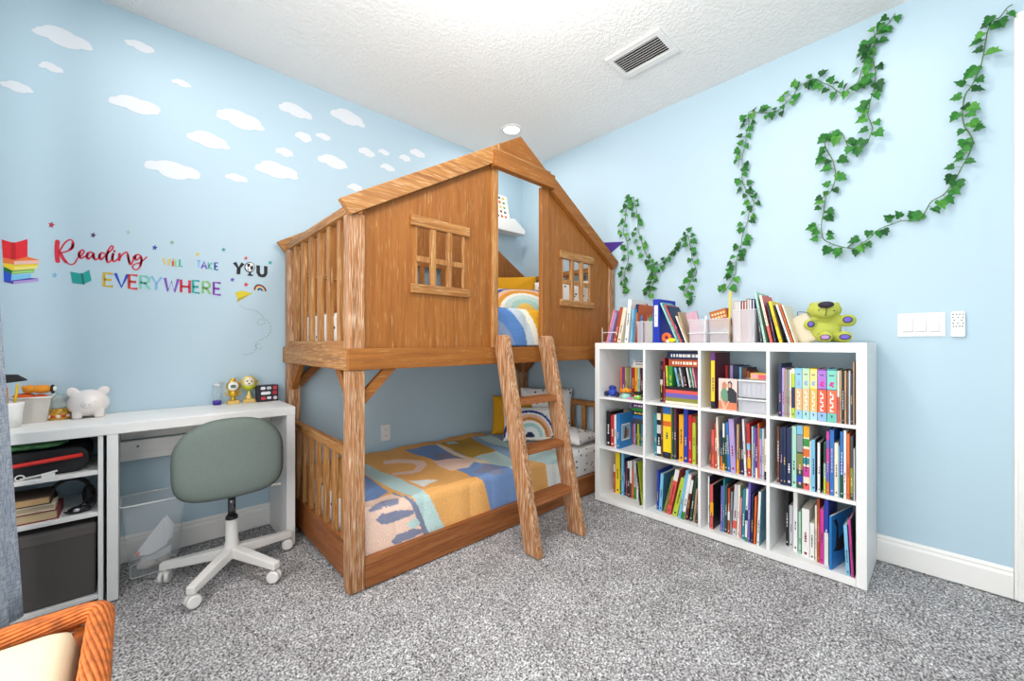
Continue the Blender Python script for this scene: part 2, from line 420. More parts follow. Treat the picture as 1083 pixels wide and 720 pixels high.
# switch plate, remote, outlet
def plate_things():
    y0, y1, z0, z1 = 0.0, 0.165, 1.151, 1.266
    t = thing('switch_plate', 'white wall plate with three rocker switches on the right wall', 'light switch', (XW, 0.083, z0))
    bm = BM(); box(bm, XW-0.007, XW-0.0005, y0, y1, z0, z1); obj('plate', bm, M_WHITE, t, 0.002)
    for k in range(3):
        yc = y1-0.037-k*0.046
        bm = BM(); box(bm, XW-0.0073, XW-0.0068, yc-.0182, yc+.0182, (z0+z1)/2-.0348, (z0+z1)/2+.0348); obj('rocker_gap_shade', bm, plain('b9b6b6'), t)  # grey plate paints the shadow in the gap around the rocker
        bm = BM(); M = Matrix.Translation((XW-0.008, yc, (z0+z1)/2)) @ Matrix.Rotation(math.radians(7), 4, 'Y')
        box(bm, -0.004, 0.003, -0.0165, 0.0165, -0.033, 0.033, M=M); obj('rocker', bm, M_WHITE, t, 0.0015)
    y0, y1, z0, z1 = -0.063, -0.017, 1.148, 1.267
    t = thing('remote_control', 'small white fan remote in a holder beside the switch plate', 'remote', (XW, -0.04, z0))
    bm = BM(); prism(bm, [(a+(y0+y1)/2, b+(z0+z1)/2) for a, b in rrect(y1-y0, z1-z0, .006)], 'X', XW-0.02, XW-0.0005); obj('case', bm, M_WHITE, t, 0.003)
    b_ = plain('55565a', .6)
    for r_, row in enumerate(((-1.2, -.4, .4, 1.2), (-1.2, 0, 1.2), (-.9, .9), (-1.2, 0, 1.2), (-1.1, -.4, .4, 1.1))):
        for c_ in row:
            bm = BM(); yy = (y0+y1)/2+c_*0.013; zz = z1-0.014-r_*0.014
            box(bm, XW-0.0212, XW-0.0198, yy-.0027, yy+.0027, zz-.0022, zz+.0022); obj('button', bm, b_, t)
    x0, x1, z0, z1 = 1.349, 1.422, .388, .507
    t = thing('power_outlet', 'white wall outlet above the lower bunk', 'outlet', (1.385, YW, z0))
    bm = BM(); box(bm, x0, x1, YW-.007, YW-.0005, z0, z1); obj('plate', bm, M_WHITE, t, .002)
    for zz in (.425, .47):
        bm = BM(); prism(bm, [(a+1.385, b+zz) for a, b in rrect(.034, .03, .01)], 'Y', YW-.009, YW-.006); o = obj('socket', bm, M_WHITE, t)
        for dx in (-.007, .007):
            bm = BM(); box(bm, 1.385+dx-.001, 1.385+dx+.001, YW-.0098, YW-.0088, zz-.005, zz+.006); obj('slot', bm, plain('222222'), o)
plate_things()
# ================================================================== HOUSE BUNK BED
BX0, BX1, BY0, BY1 = 0.69, 2.812, 1.79, 2.848
AX, AZ, SL = 1.752, 2.395, 0.592
def zr(x): return AZ-SL*abs(x-AX)
bed = thing('bunk_bed', 'brown wooden house-shaped bunk bed with gabled upper bunk', 'bunk bed', (1.75, 2.32, 0))
PZ0, PZ1 = 0.997, 1.095
ps = 0.072
px0, px1, py0, py1 = BX0+.010, BX1-.010, BY0+.010, BY1-.010
def P(name, bm, kind, axis, bevel=.004, parent=None): return obj(name, bm, wood(axis, kind), parent or bed, bevel)
for x in (px0, px1-ps):
    for y in (py0, py1-ps):
        bm = BM(); box(bm, x, x+ps, y, y+ps, 0, PZ0); P('post', bm, 'post', 'Z', .006)
        bm = BM(); box(bm, x, x+ps, y, y+ps, PZ1-.03, 1.70); P('upper_post', bm, 'post', 'Z', .006)
# fascia boards of the platform
for nm, a in (('front_fascia', (BX0, BX1, BY0, BY0+.022)), ('rear_fascia', (BX0, BX1, BY1-.022, BY1))):
    bm = BM(); box(bm, *a, PZ0, PZ1); P(nm, bm, 'panel', 'X')
for x in (BX0, BX1-.022):
    bm = BM(); box(bm, x, x+.022, BY0+.0225, BY1-.0225, PZ0, PZ1); P('side_fascia', bm, 'trim', 'Y')
bm = BM(); box(bm, BX0+.023, BX1-.023, BY0+.023, BY1-.023, 1.02, 1.05); P('platform_deck', bm, 'rail', 'X', 0)
# lower rails and mattress base
for y in (py0+.002, py1-.03):
    bm = BM(); box(bm, px0+ps+.001, px1-ps-.001, y, y+.028, 0.0, .137); P('bed_rail', bm, 'rail', 'X')
bm = BM(); box(bm, px0+.06, px1-.06, py0+.031, py1-.031, .05, .095); P('mattress_base', bm, 'rail', 'X', 0)
# foot and head guards of the lower bunk
def lower_guard(x):
    bm = BM(); box(bm, x, x+.03, py0+ps+.001, py1-ps-.001, .02, .19); P('foot_board', bm, 'rail', 'Y')
    bm = BM(); box(bm, x-.004, x+.034, py0+ps+.001, py1-ps-.001, .595, .640); P('guard_rail', bm, 'trim', 'Y')
    n = 7
    for k in range(n):
        y = py0+ps+(k+.62)*(py1-py0-2*ps)/(n+.24)
        bm = BM(); box(bm, x+.004, x+.026, y-.021, y+.021, .19, .596); P('guard_slat', bm, 'trim', 'Z', .003)
lower_guard(px0+.02); lower_guard(px1-.05)
# braces
def brace(a, b, axis):
    bm = BM(); bar(bm, a, b, .028, .05, up=(0, 1, 0) if axis == 'Y' else (1, 0, 0)); P('brace', bm, 'panel', 'X' if axis == 'Y' else 'Y', .002)
def brace_tri(x0, sx, y0, y1):
    # leaning board between a post and the fascia, in the XZ plane
    pts = [(x0, .83), (x0+sx*.165, .997), (x0+sx*.10, .997), (x0, .895)]
    bm = BM(); prism(bm, pts, 'Y', y0, y1); P('brace', bm, 'panel', 'X', .002)
def brace_tri_y(y0, sy, x0, x1):
    pts = [(y0, .83), (y0+sy*.165, .997), (y0+sy*.10, .997), (y0, .895)]
    bm = BM(); prism(bm, pts, 'X', x0, x1); P('brace', bm, 'panel', 'Y', .002)
for yy in (py0+.02, py1-.05):
    brace_tri(px0+ps, 1, yy, yy+.03); brace_tri(px1-ps, -1, yy, yy+.03)
for xx in (px0+.02, px1-.05):
    brace_tri_y(py0+ps, 1, xx, xx+.03); brace_tri_y(py1-ps, -1, xx, xx+.03)
# front gable panels, each with a window hole
def panel(xa, xb, w, y0, y1, name, drop=.02):
    wx0, wx1, wz0, wz1 = w
    bm = BM()
    for a, b2, lo, hi in ((xa, wx0, PZ1-.03, None), (wx1, xb, PZ1-.03, None), (wx0, wx1, PZ1-.03, wz0), (wx0, wx1, wz1, None)):
        ps_ = [a]+([AX] if a < AX < b2 else [])+[b2]
        if hi is None: pts = [(a, lo), (b2, lo)]+[(x, zr(x)-drop) for x in ps_[::-1]]
        else: pts = [(a, lo), (b2, lo), (b2, hi), (a, hi)]
        prism(bm, pts, 'Y', y0, y1)
    return P(name, bm, 'panel', 'Z', 0)
wL = (1.035, 1.335, 1.415, 1.705); wR = (2.17, 2.495, 1.42, 1.705)
panel(px0+ps, 1.535, wL, BY0+.024, BY0+.040, 'front_panel')
panel(2.0, px1-ps, wR, BY0+.024, BY0+.040, 'front_panel')
def window(w, xo):
    x0, x1, z0, z1 = w; y = BY0+.024
    bm = BM(); box(bm, x0-.03, x1+.03, y-.016, y-.0005, z1, z1+.052); P('window_head', bm, 'trim', 'X', .003)
    bm = BM(); box(bm, x0-.03, x1+.03, y-.018, y-.0005, z0-.045, z0); P('window_sill', bm, 'trim', 'X', .003)
    bm = BM(); zm = z0+.44*(z1-z0)
    for k in (1, 2):
        xc = x0+k*(x1-x0)/3; box(bm, xc-.014, xc+.014, y-.012, y+.012, z0, z1)
    box(bm, x0, x1, y-.009, y+.014, zm-.014, zm+.014); box(bm, x0, x0+.010, y-.003, y+.010, z0, z1); box(bm, x1-.012, x1, y-.006, y+.010, z0, z1)
    P('window_muntins', bm, 'trim', 'Z', .002)
window(wL, 0); window(wR, 0)
# door posts, header, gable cap, roof trim
bm = BM(); box(bm, 1.53, 1.572, BY0+.006, BY0+.043, PZ1-.02, 2.14); P('door_post', bm, 'trim', 'Z')
bm = BM(); box(bm, 1.955, 2.03, BY0+.010, BY0+.043, PZ1-.02, 2.14); P('door_post', bm, 'panel', 'Z')
bm = BM(); prism(bm, [(1.515, 2.135), (2.035, 2.135), (2.035, zr(2.035)-.006), (1.985, 2.222), (1.515, 2.222)], 'Y', BY0-.034, BY0+.010); P('door_header', bm, 'panel', 'X', .003)
bm = BM(); prism(bm, [(1.565, 2.223), (1.985, 2.223), (2.04, zr(2.04)-.002), (AX, AZ), (1.565, zr(1.565))], 'Y', BY0+.002, BY0+.022); P('gable_cap', bm, 'panel', 'X', .002)
bm = BM(); box(bm, 1.515, 1.99, BY0-.036, BY0+.002, 2.2225, 2.232); P('header_highlight', bm, 'trim', 'X', .002)  # lighter strip added as a painted highlight along the header's top edge
def roof_trim(xa, xb, y0, y1, w=.098):
    s = 1 if xa < xb else -1
    a = math.atan(SL); dx = w*math.sin(a)*s*0.75; dz = w*math.cos(a)
    # xa: eave end (square cut), xb: ridge end (plumb cut)
    pts = [(xa, zr(xa)), (xb, zr(xb)), (xb, zr(xb)-w), (xa+dx, zr(xa)+abs(dx)*SL-w)]
    pts = [(xa, zr(xa)), (xb, zr(xb)), (xb, zr(xb)-w/math.cos(a)*.9), (xa+s*w*math.sin(a)*.95, zr(xa)-w*math.cos(a)*.72)]
    bm = BM(); prism(bm, pts, 'Y', y0, y1); P('roof_trim', bm, 'trim' if s > 0 else 'panel', 'X', .003)
roof_trim(.652, 1.545, BY0-.015, BY0+.022); roof_trim(2.822, 2.036, BY0-.015, BY0+.022)
bm = BM(); prism(bm, [(1.546, zr(1.546)-.001), (1.564, zr(1.564)), (1.564, 2.223), (1.546, 2.223)], 'Y', BY0-.028, BY0+.018); P('trim_block', bm, 'trim', 'Z', .002)
# rear gable with a slatted opening
panel(px0+ps, px1-ps, (1.575, 1.93, 1.44, 1.72), BY1-.046, BY1-.030, 'rear_panel')
for xx in (1.66, 1.76, 1.86):
    bm = BM(); box(bm, xx-.02, xx+.02, BY1-.044, BY1-.032, 1.44, 1.72); P('rear_slat', bm, 'panel', 'Z', 0)
roof_trim(.652, 1.751, BY1-.029, BY1-.004); roof_trim(2.822, 1.753, BY1-.029, BY1-.004)
# side slats and eave rails of the upper bunk
def side(x0, x1):
    bm = BM(); box(bm, x0-.006, x1+.006, py0+ps+.001, py1-ps-.001, PZ1-.005, 1.13); P('side_sill', bm, 'trim', 'Y')
    bm = BM(); box(bm, x0-.012, x1+.012, BY0+.026, BY1-.05, 1.7005, 1.742); P('eave_rail', bm, 'trim', 'Y')
    for k in range(6):
        y = py0+ps+.008+(k+.6)*(py1-py0-2*ps)/6.3
        bm = BM(); box(bm, x0, x1, y-.021, y+.021, 1.13, 1.7005); P('side_slat', bm, 'trim', 'Z', .003)
side(px0+.012, px0+.036); side(px1-.036, px1-.012)
# inner cross boards on the rear panel
for z in (1.30, 1.56):
    bm = BM(); box(bm, px0+ps+.002, 1.58, BY1-.062, BY1-.047, z-.02, z+.02); P('rear_batten', bm, 'trim', 'X')
# ------------------------------------------------------------------ ladder
lad = thing('ladder', 'brown wooden three-step ladder leaning on the bunk bed platform', 'ladder', (1.73, 1.5, 0))
def yf(z): return 1.43+.226*z
for xa, xb in ((1.525, 1.57), (1.895, 1.94)):
    bm = BM(); top = 1.165
    pts = [(yf(0), 0), (yf(0)+.105, 0), (yf(1.11)+.105, 1.11), (yf(top)+.075, top), (yf(top)+.012, top), (yf(top-.015), top-.02)]
    pts = [(p[0]-(.004 if p[1] > 1 else 0), p[1]) for p in pts]
    prism(bm, pts, 'X', xa, xb); obj('side_rail', bm, wood('Z', 'post'), lad, .007)
for z in (.27, .535, .80):
    bm = BM(); prism(bm, [(yf(z)+.010, z-.032), (yf(z)+.108, z-.032), (yf(z)+.112, z), (yf(z)+.016, z)], 'X', 1.5705, 1.8945)
    obj('tread', bm, wood('X', 'rail'), lad, .003)
# ------------------------------------------------------------------ bedding
def mattress(z0, z1, label, x0=.785, x1=2.725):
    y0, y1 = py0+.066, py1-.058
    bm = BM(); box(bm, x0, x1, y0, y1, z0, z1)
    return tag(obj('mattress', bm, dotted_mat(), bevel=.03), label, 'mattress')
mattress(.096, .316, 'lower bunk mattress in a white sheet with black spots')
mattress(1.096, 1.285, 'upper bunk mattress in a white sheet behind the left slats')
def inpoly(p, poly):
    x, y = p; r = False; n = len(poly)
    for i in range(n):
        a, b = poly[i], poly[i-1]
        if (a[1] > y) != (b[1] > y) and x < (b[0]-a[0])*(y-a[1])/(b[1]-a[1])+a[0]: r = not r
    return r
YB, ZT = 1.853, .333
def z2s(zx, zy):
    """photo measurement -> bed coordinates: along the bed, and across (continuing down the front drop)"""
    x, y = 380+zx/4.165, 440+zy/4.165
    p = onZ(x, y, ZT)
    if p.y >= YB: return (p.x, p.y)
    p = onY(x, y, YB); return (p.x, YB-(ZT-p.z))
def poly(*pts): return [z2s(*p) for p in pts]
OR, PEACH, MINT, BLUE, GREY, WHT, TAN, CREAM, LB = [lin(h) for h in ('f5b76f', 'fad6c2', 'c6e0dd', '7f9ccb', '8c90a8', 'f0efe9', 'c09a48', 'efdcc0', '9bb9d4')]
LAY = [
 (poly((10, 175), (215, 150), (340, 185), (540, 290), (580, 425), (375, 500), (320, 350), (20, 215)), OR),
 (poly((10, 205), (110, 250), (300, 340), (375, 500), (300, 525), (250, 400), (150, 330), (0, 250)), MINT),
 (poly((0, 250), (130, 338), (60, 372), (-30, 395)), BLUE),
 (poly((-30, 395), (150, 345), (240, 370), (300, 515), (150, 570), (60, 620), (-60, 640)), PEACH),
 (poly((140, 338), (180, 352), (255, 400), (305, 520), (280, 528), (232, 410), (150, 350)), GREY),
 (poly((70, 455), (95, 430), (180, 410), (235, 410), (235, 425), (150, 465), (95, 475)), GREY),
 (poly((135, 550), (160, 518), (230, 490), (275, 495), (270, 510), (190, 545), (150, 562)), GREY),
 (poly((40, 410), (95, 380), (170, 365), (175, 375), (100, 395), (45, 418)), GREY),
 (poly((245, 440), (262, 470), (225, 492), (200, 470)), MINT),
 (poly((105, 200), (230, 195), (285, 205), (298, 222), (270, 245), (150, 268), (140, 256), (240, 238), (255, 222), (235, 212), (108, 214)), PEACH),
 (poly((215, 290), (350, 286), (285, 320)), WHT),
 (poly((200, 150), (345, 128), (480, 180), (545, 212), (490, 262), (400, 232), (330, 200)), BLUE),
 (poly((330, 160), (420, 165), (480, 185), (340, 200)), GREY),
 (poly((325, 205), (380, 192), (470, 190), (505, 205), (480, 232), (410, 243), (350, 225)), PEACH),
 (poly((335, 128), (345, 122), (430, 165), (580, 212), (690, 250), (690, 262), (560, 222), (420, 176)), CREAM),
 (poly((350, 120), (490, 97), (605, 155), (500, 182), (430, 163)), TAN),
 (poly((380, 118), (420, 111), (440, 122), (395, 130)), MINT),
 (poly((500, 182), (605, 158), (720, 235), (690, 250), (600, 222)), MINT),
 (poly((490, 97), (600, 80), (780, 130), (720, 235), (605, 158)), LB),
 (poly((520, 95), (570, 88), (720, 145), (700, 165)), MINT),
 (poly((480, 265), (545, 215), (690, 262), (700, 380), (575, 425), (545, 295)), BLUE),
 (poly((500, 250), (560, 218), (640, 245), (600, 262)), GREY),
 (poly((700, 165), (880, 150), (900, 350), (700, 380), (690, 262)), MINT),
 (poly((740, 200), (818, 212), (828, 335), (700, 380), (690, 262)), OR),
 (poly((818, 212), (900, 205), (910, 330), (828, 345)), WHT)]
def blanket_col(co):
    s = co.y if co.z > ZT-.012 and co.y > YB-.004 else YB-(ZT-co.z)
    q = (co.x+random.uniform(-.001, .001), s+random.uniform(-.001, .001))
    c = OR
    for pl, col in LAY:
        if inpoly(q, pl): c = col
    return c
def sheet(name, x0, x1, prof, paint, st=.009, thick=.006):
    pr = resample([Vector((0, *p)) for p in prof], st); nx = int((x1-x0)/st)
    bm = BM(); rows = []
    for i in range(nx+1):
        x = x0+(x1-x0)*i/nx; row = []
        for p in pr:
            w = .004*math.sin(x*13+p.y*9)+.003*math.sin(x*29-p.y*17)
            z = p.z+(w if p.y > YB+.03 else 0); y = p.y-(abs(w)*1.2 if p.y < YB+.01 else 0)
            row.append(bm.verts.new((x+.006*math.sin(p.y*11)*(1 if i in (0, nx) else 0), y, z)))
        rows.append(row)
    for A, B in zip(rows, rows[1:]):
        for k in range(len(pr)-1): bm.faces.new((A[k], B[k], B[k+1], A[k+1])).smooth = True
    o = obj(name, bm, vcol_mat(), paint=paint, smooth=True)
    md = o.modifiers.new('thickness', 'SOLIDIFY'); md.thickness = thick; md.offset = 1
    return o
tag(sheet('blanket', .777, 2.24, [(2.80, .330), (2.4, ZT), (1.88, ZT), (1.860, ZT-.012), (YB, ZT-.035), (YB-.008, .10)], blanket_col, .005),
    'orange, blue and mint patterned blanket spread over the lower bunk', 'blanket')
# upper quilt: big rainbow arcs, hanging down the front of the upper mattress
def quilt_col(co):
    r = math.hypot(co.x-1.50, (co.z-1.06)*1.15 if co.y < YB+.02 else 1.32-1.06+(co.y-YB)*.8)
    for lim, c in ((.16, 'e9e4da'), (.25, '8e9bb8'), (.36, '5f86bf'), (.42, 'c3ccd2'), (.47, 'efe6d4'), (9, 'e2a72e')):
        if r < lim: return lin(c)
tag(sheet('quilt', 1.25, 2.30, [(2.30, 1.305), (1.88, 1.330), (1.860, 1.322), (YB-.002, 1.29), (YB-.004, 1.10)], quilt_col, .011, .01),
    'quilt with blue and yellow arcs on the upper bunk, seen in the doorway', 'quilt')
def pillow(name, w, h, T, loc, rot, label, cat, paint=None, mats=None, group=None):
    M = Matrix.Translation(loc) @ Euler([math.radians(a) for a in rot]).to_matrix().to_4x4()
    out = []
    n = 30
    for k in range(4*n):
        s, t = divmod(k, n); t = t/n*2-1
        q = .045*(1-t*t)
        x, y = [(t, -1+q), (1-q, t), (-t, 1-q), (-1+q, -t)][s]
        out.append((x*w/2, y*h/2))
    bm = BM()
    puffy(bm, out, T, lambda x, y, hh: M @ Vector((x, y, hh)), rings=26, power=2.2)
    inv = M.inverted()
    pf = None
    if paint: pf = lambda co: paint(*(inv @ co)[:2])
    return tag(obj(name, bm, mats or vcol_mat(), paint=pf, smooth=True), label, cat, group)
def rainbow(bands, cy, ground):
    def f(x, y):
        r = math.hypot(x, y-cy)
        if y > cy-.005:
            for lim, c in bands:
                if r < lim: return lin(c)
        return lin(ground)
    return f
must = lambda x, y: lin('d49a24')
pillow('pillow', .46, .42, .12, (2.60, 2.36, .525), (74, 0, -56), 'white pillow with dark spots against the end of the lower bunk', 'pillow', mats=dotted_mat())
pillow('pillow', .30, .26, .10, (2.575, 2.02, .38), (6, 0, 8), 'white spotted pillow lying flat on the lower bunk beside the ladder', 'pillow', mats=dotted_mat())
pillow('cushion', .42, .34, .11, (2.42, 2.53, .50), (68, 0, -44), 'mustard yellow cushion on the lower bunk', 'cushion', must)
pillow('cushion', .42, .28, .10, (2.34, 2.30, .468), (66, 0, -40), 'rainbow cushion propped on the lower bunk behind the ladder', 'cushion',
       rainbow(((.035, '2f3350'), (.075, 'dfe3e4'), (.105, 'a9cfc8'), (.125, 'f1efe9'), (.15, 'c8843c'), (.175, 'eab79a'), (.19, 'f1efe9'), (.21, '2b3f8c')), -.11, 'ece9e2'))
pillow('pillow', .50, .36, .13, (2.56, 2.13, 1.455), (72, 0, -60), 'white spotted pillow behind the right window of the house bed', 'pillow', mats=dotted_mat())
pillow('cushion', .54, .38, .13, (2.32, 2.56, 1.51), (72, 0, -45), 'mustard yellow cushion at the back of the upper bunk', 'cushion', must)
pillow('cushion', .52, .29, .11, (2.10, 2.14, 1.425), (40, 0, -30), 'rainbow cushion on the upper bunk in the doorway', 'cushion',
       rainbow(((.07, 'e8c36a'), (.11, 'a9cfc8'), (.155, 'c9dcd6'), (.185, 'f3ede0'), (.225, 'e39b3e'), (.26, 'eebfa0'), (.29, '46619c')), -.155, 'ece9e2'))
# white sheet bunched at the left end of the upper bunk is part of the mattress; wall shelf in the corner
t = thing('wall_shelf', 'white angular book ledge on the wall above the upper bunk', 'shelf', (2.55, YW, 2.16))
bm = BM(); prism(bm, [(2.20, 2.14), (2.735, 2.15), (2.74, 2.19), (2.60, 2.275), (2.20, 2.205)], 'Y', YW-.13, YW-.118); obj('front_lip', bm, M_WHITE, t, .003)
bm = BM(); box(bm, 2.20, 2.74, YW-.1178, YW-.001, 2.15, 2.168); obj('ledge', bm, M_WHITE, t, .003)
bm = BM(); M = Matrix.Translation((2.50, YW-.092, 2.169)) @ Matrix.Rotation(math.radians(-12), 4, 'X')
box(bm, -.17, .09, -.006, .006, 0, .34, 0, M)
rr = random.Random(5)
for i in range(7):
    for j in range(5):
        c = 1+rr.randrange(5); x = -.155+j*.048; z = .03+i*.046
        prism_pts = [(x+a*(.7+.5*rr.random()), z+b*(.7+.5*rr.random())) for a, b in rrect(.032, .026, .011, 2)]
        A = [bm.verts.new(M @ Vector((p[0], -.0068, p[1]))) for p in prism_pts]; bm.faces.new(A).material_index = c
tag(obj('picture_book', bm, [plain('f3efe2'), plain('d8472f'), plain('e0b32e'), plain('3a4d7a'), plain('6b3a22'), plain('5d9b53')]),
    'picture book with small colourful drawings on the white ledge', 'book')
bm = BM(); prism(bm, [(1.93, 1.945), (1.93, 1.80), (1.725, 1.915)], 'X', XW-.004, XW-.0005)
tag(obj('pennant', bm, plain('4b2a86', .8)), 'small purple pennant on the wall at the right roof end', 'pennant')
# ================================================================== BOOKCASE
KX, KD = 2.42, 0.385
KY1, KY0 = 1.716, 0.242
bc = thing('bookcase', 'large white cube bookcase, four by three, along the right wall', 'bookcase', (KX+KD/2, (KY0+KY1)/2, 0))
def K(name, *a):
    bm = BM(); box(bm, *a); obj(name, bm, M_WHITE, bc, .0015)
K('top_panel', KX, KX+KD, KY0, KY1, 1.0755, 1.12); K('bottom_panel', KX, KX+KD, KY0+.0385, KY1-.0385, 0.0, .038)
K('side_panel', KX, KX+KD, KY1-.038, KY1, 0.0, 1.075); K('side_panel', KX, KX+KD, KY0, KY0+.038, 0.0, 1.075)
DIV = [(1.343, 1.327), (.992, .976), (.641, .625)]
for a, b in DIV: K('divider', KX+.001, KX+KD-.001, b, a, .0385, 1.075)
CY = [(1.678, 1.343), (1.327, .992), (.976, .641), (.625, .280)]
CZ = [(.740, 1.075), (.389, .724), (.038, .373)]
for r in (0, 1):
    for a, b in CY: K('shelf', KX+.0015, KX+KD-.0015, b+.0003, a-.0003, CZ[r][0]-.016, CZ[r][0])
# ------------------------------------------------------------------ books
PAL = dict(black='1d1c20', white='ecebe8', cream='ede2cc', red='c22b31', crimson='a51f2c', orange='e06a2c', amber='f0a81c', yellow='f2cf22', lime='b9cf3a',
 green='3a8f3f', darkgreen='1f4d38', mint='a9d8c6', teal='2a8c98', sky='7cc0e2', blue='2f6fb8', royal='2a3fa8', navy='1c2a4f', violet='6f62b5', purple='6a2f80',
 lavender='b29bd0', pink='e892ab', magenta='cf3f97', brown='6b3f2a', tan='b89a76', grey='8d9299', darkgrey='45474d', coral='e05a55', olive='8a8a3c', plum='6d3350', maroon='5f2230', silver='c4c8cc', rust='b4502c')
CNAME = dict(royal='royal blue', sky='light blue', darkgreen='dark green', darkgrey='dark grey', lavender='pale lilac', rust='rust orange', silver='silver grey', amber='golden yellow')
ORD = ['first', 'second', 'third', 'fourth', 'fifth', 'sixth', 'seventh', 'eighth', 'ninth', 'tenth', 'eleventh', 'twelfth', 'thirteenth', 'fourteenth', 'fifteenth', 'sixteenth', 'seventeenth', 'eighteenth', 'nineteenth', 'twentieth', 'twenty-first', 'twenty-second', 'twenty-third', 'twenty-fourth', 'twenty-fifth']
M_PAGE = plain('e6dfd0', .9)
RB = random.Random(11)
INK = {True: ['f2efe8', 'f0d34a', 'f3f3f3', 'e9a7b8'], False: ['2a2a30', '8a1f2a', '23386a', '3c3c3c']}
def lum(h): c = lin(PAL.get(h, h)); return .3*c[0]+.6*c[1]+.1*c[2]
def vbook(label, X, yl, yr, z0, h, d, colour, lean=0.0, bands=(), marks=True, group=None, cat='book', name='book', cover=None, spin=0.0):
    """upright book: spine towards -X, between yl (larger Y) and yr; lean = sideways shift of the head towards -Y"""
    th = math.atan2(lean, h); t = (yl-yr)*math.cos(th)-.0004
    L = h/math.cos(th) if lean else h
    bm = BM()
    piv = Vector((X, yr if lean >= 0 else yl, z0))
    # local frame: x depth, y thickness (towards +Y), z up; pivot on the corner that stays on the shelf
    M = Matrix.Translation(piv) @ Matrix.Rotation(th, 4, 'X')
    if spin: M = M @ Matrix.Rotation(spin, 4, 'Z')
    if lean < 0: M = M @ Matrix.Translation((0, -t, 0))
    bt = min(.0022, t*.22)
    box(bm, 0, bt, bt, t-bt, 0, L, 0, M)
    box(bm, 0, d, 0, bt, 0, L, 2 if cover else 0, M); box(bm, 0, d, t-bt, t, 0, L, 0, M)
    box(bm, bt, d-.004, bt, t-bt, .003, L-.004, 1, M)
    mats = [plain(PAL.get(colour, colour), .45), M_PAGE, plain(PAL.get(cover, cover), .45) if cover else M_PAGE]
    k = 3
    for (a, b, c) in bands:
        mats.append(plain(PAL.get(c, c), .45)); box(bm, -.0006, .0004, 0, t, a*L, b*L, k, M); k += 1
    if marks and t > .006:
        ink = RB.choice(INK[lum(colour) < .22]); mats.append(plain(ink, .5))
        z = L*RB.uniform(.22, .4); n = RB.randrange(3, 8)
        for i in range(n):
            w = L*RB.uniform(.018, .05); yy = t*RB.uniform(.34, .4)
            box(bm, -.0010, .0002, yy, t-yy, z, z+w, k, M); z += w+L*RB.uniform(.008, .02)
            if z > L*.88: break
        zz = L*.06; box(bm, -.0010, .0002, t*.32, t*.68, zz, zz+min(.012, t*.5), k, M)
    return tag(obj(name, bm, mats), label, cat, group)
def fbook(label, X, yl, yr, z0, t, d, colour, marks=True, group=None, band=None):
    """book lying flat with its spine towards -X"""
    bm = BM(); bt = min(.0022, t*.2)
    box(bm, X, X+bt, yr, yl, z0+bt, z0+t-bt, 0); box(bm, X, X+d, yr, yl, z0, z0+bt, 0); box(bm, X, X+d, yr, yl, z0+t-bt, z0+t, 0)
    box(bm, X+bt, X+d-.004, yr+.004, yl-.004, z0+bt, z0+t-bt, 1)
    mats = [plain(PAL.get(colour, colour), .45), M_PAGE]
    if marks:
        mats.append(plain(band or RB.choice(INK[lum(colour) < .22]), .5))
        y = yl-(yl-yr)*.12
        while y > yr+(yl-yr)*.15:
            w = (yl-yr)*RB.uniform(.03, .10); box(bm, X-.0008, X+.0004, y-w, y, z0+t*.3, z0+t*.7, 2); y -= w+(yl-yr)*RB.uniform(.012, .04)
    return tag(obj('book', bm, mats), label, 'book', group)
ROWN = ['top', 'middle', 'bottom']; COLN = ['far left', 'second', 'third', 'far right']
def size(h, t):
    return 'tall' if h > .27 else 'small' if h < .17 else 'thick' if t > .03 else 'thin' if t < .011 else 'slim'
def cell(r, c, ox, oy, sc, rows, extra='', base=None, group=None):
    """rows: (x0, x1, ytop, colour, recess[, lean px][, options]) in the measurement frame"""
    yl, yr = CY[c]; z0 = (CZ[r][0] if base is None else base)+.0004
    G = group or 'books in the %s row, %s compartment' % (ROWN[r], COLN[c])
    prev = yl-.001
    for i, it in enumerate(rows):
        x0, x1, yt, colr, rec = it[:5]; lean = it[5] if len(it) > 5 else 0; opt = it[6] if len(it) > 6 else {}
        X = KX+rec
        a = onX(ox+x0/sc, 440, X).y; b = onX(ox+x1/sc, 440, X).y
        a = min(a, prev-.0006); b = max(min(b, a-.003), yr+.001)
        if b > a-.003: b = a-.003
        top = onX(ox+(x0+x1)/2/sc+lean/sc, oy+yt/sc, X)
        h = top.z-z0
        ceil_ = CZ[r][1]-z0-.008
        h = min(max(h, .05), ceil_)
        ln = 0
        if lean:
            ln = onX(ox+x0/sc, 440, X).y-onX(ox+(x0+lean)/sc, 440, X).y
            ln = max(-.12, min(ln, .14))
        d = opt.get('d', min(.235, .375-rec, max(.11, h*.78)))
        lab = opt.get('label') or '%s %s %s, %s from left, %s bookcase row, %s compartment' % (size(h, a-b), CNAME.get(colr, colr), opt.get('kind', 'book'), ORD[i]+extra, ROWN[r], COLN[c])
        vbook(lab, X, a, b, z0, h, d, colr, ln, opt.get('bands', ()), opt.get('marks', True), G, cover=opt.get('cover'), name=opt.get('name', 'book'), cat=opt.get('cat', 'book'))
        prev = b
def yx(ox, sc, x, X): return onX(ox+x/sc, 440, X).y
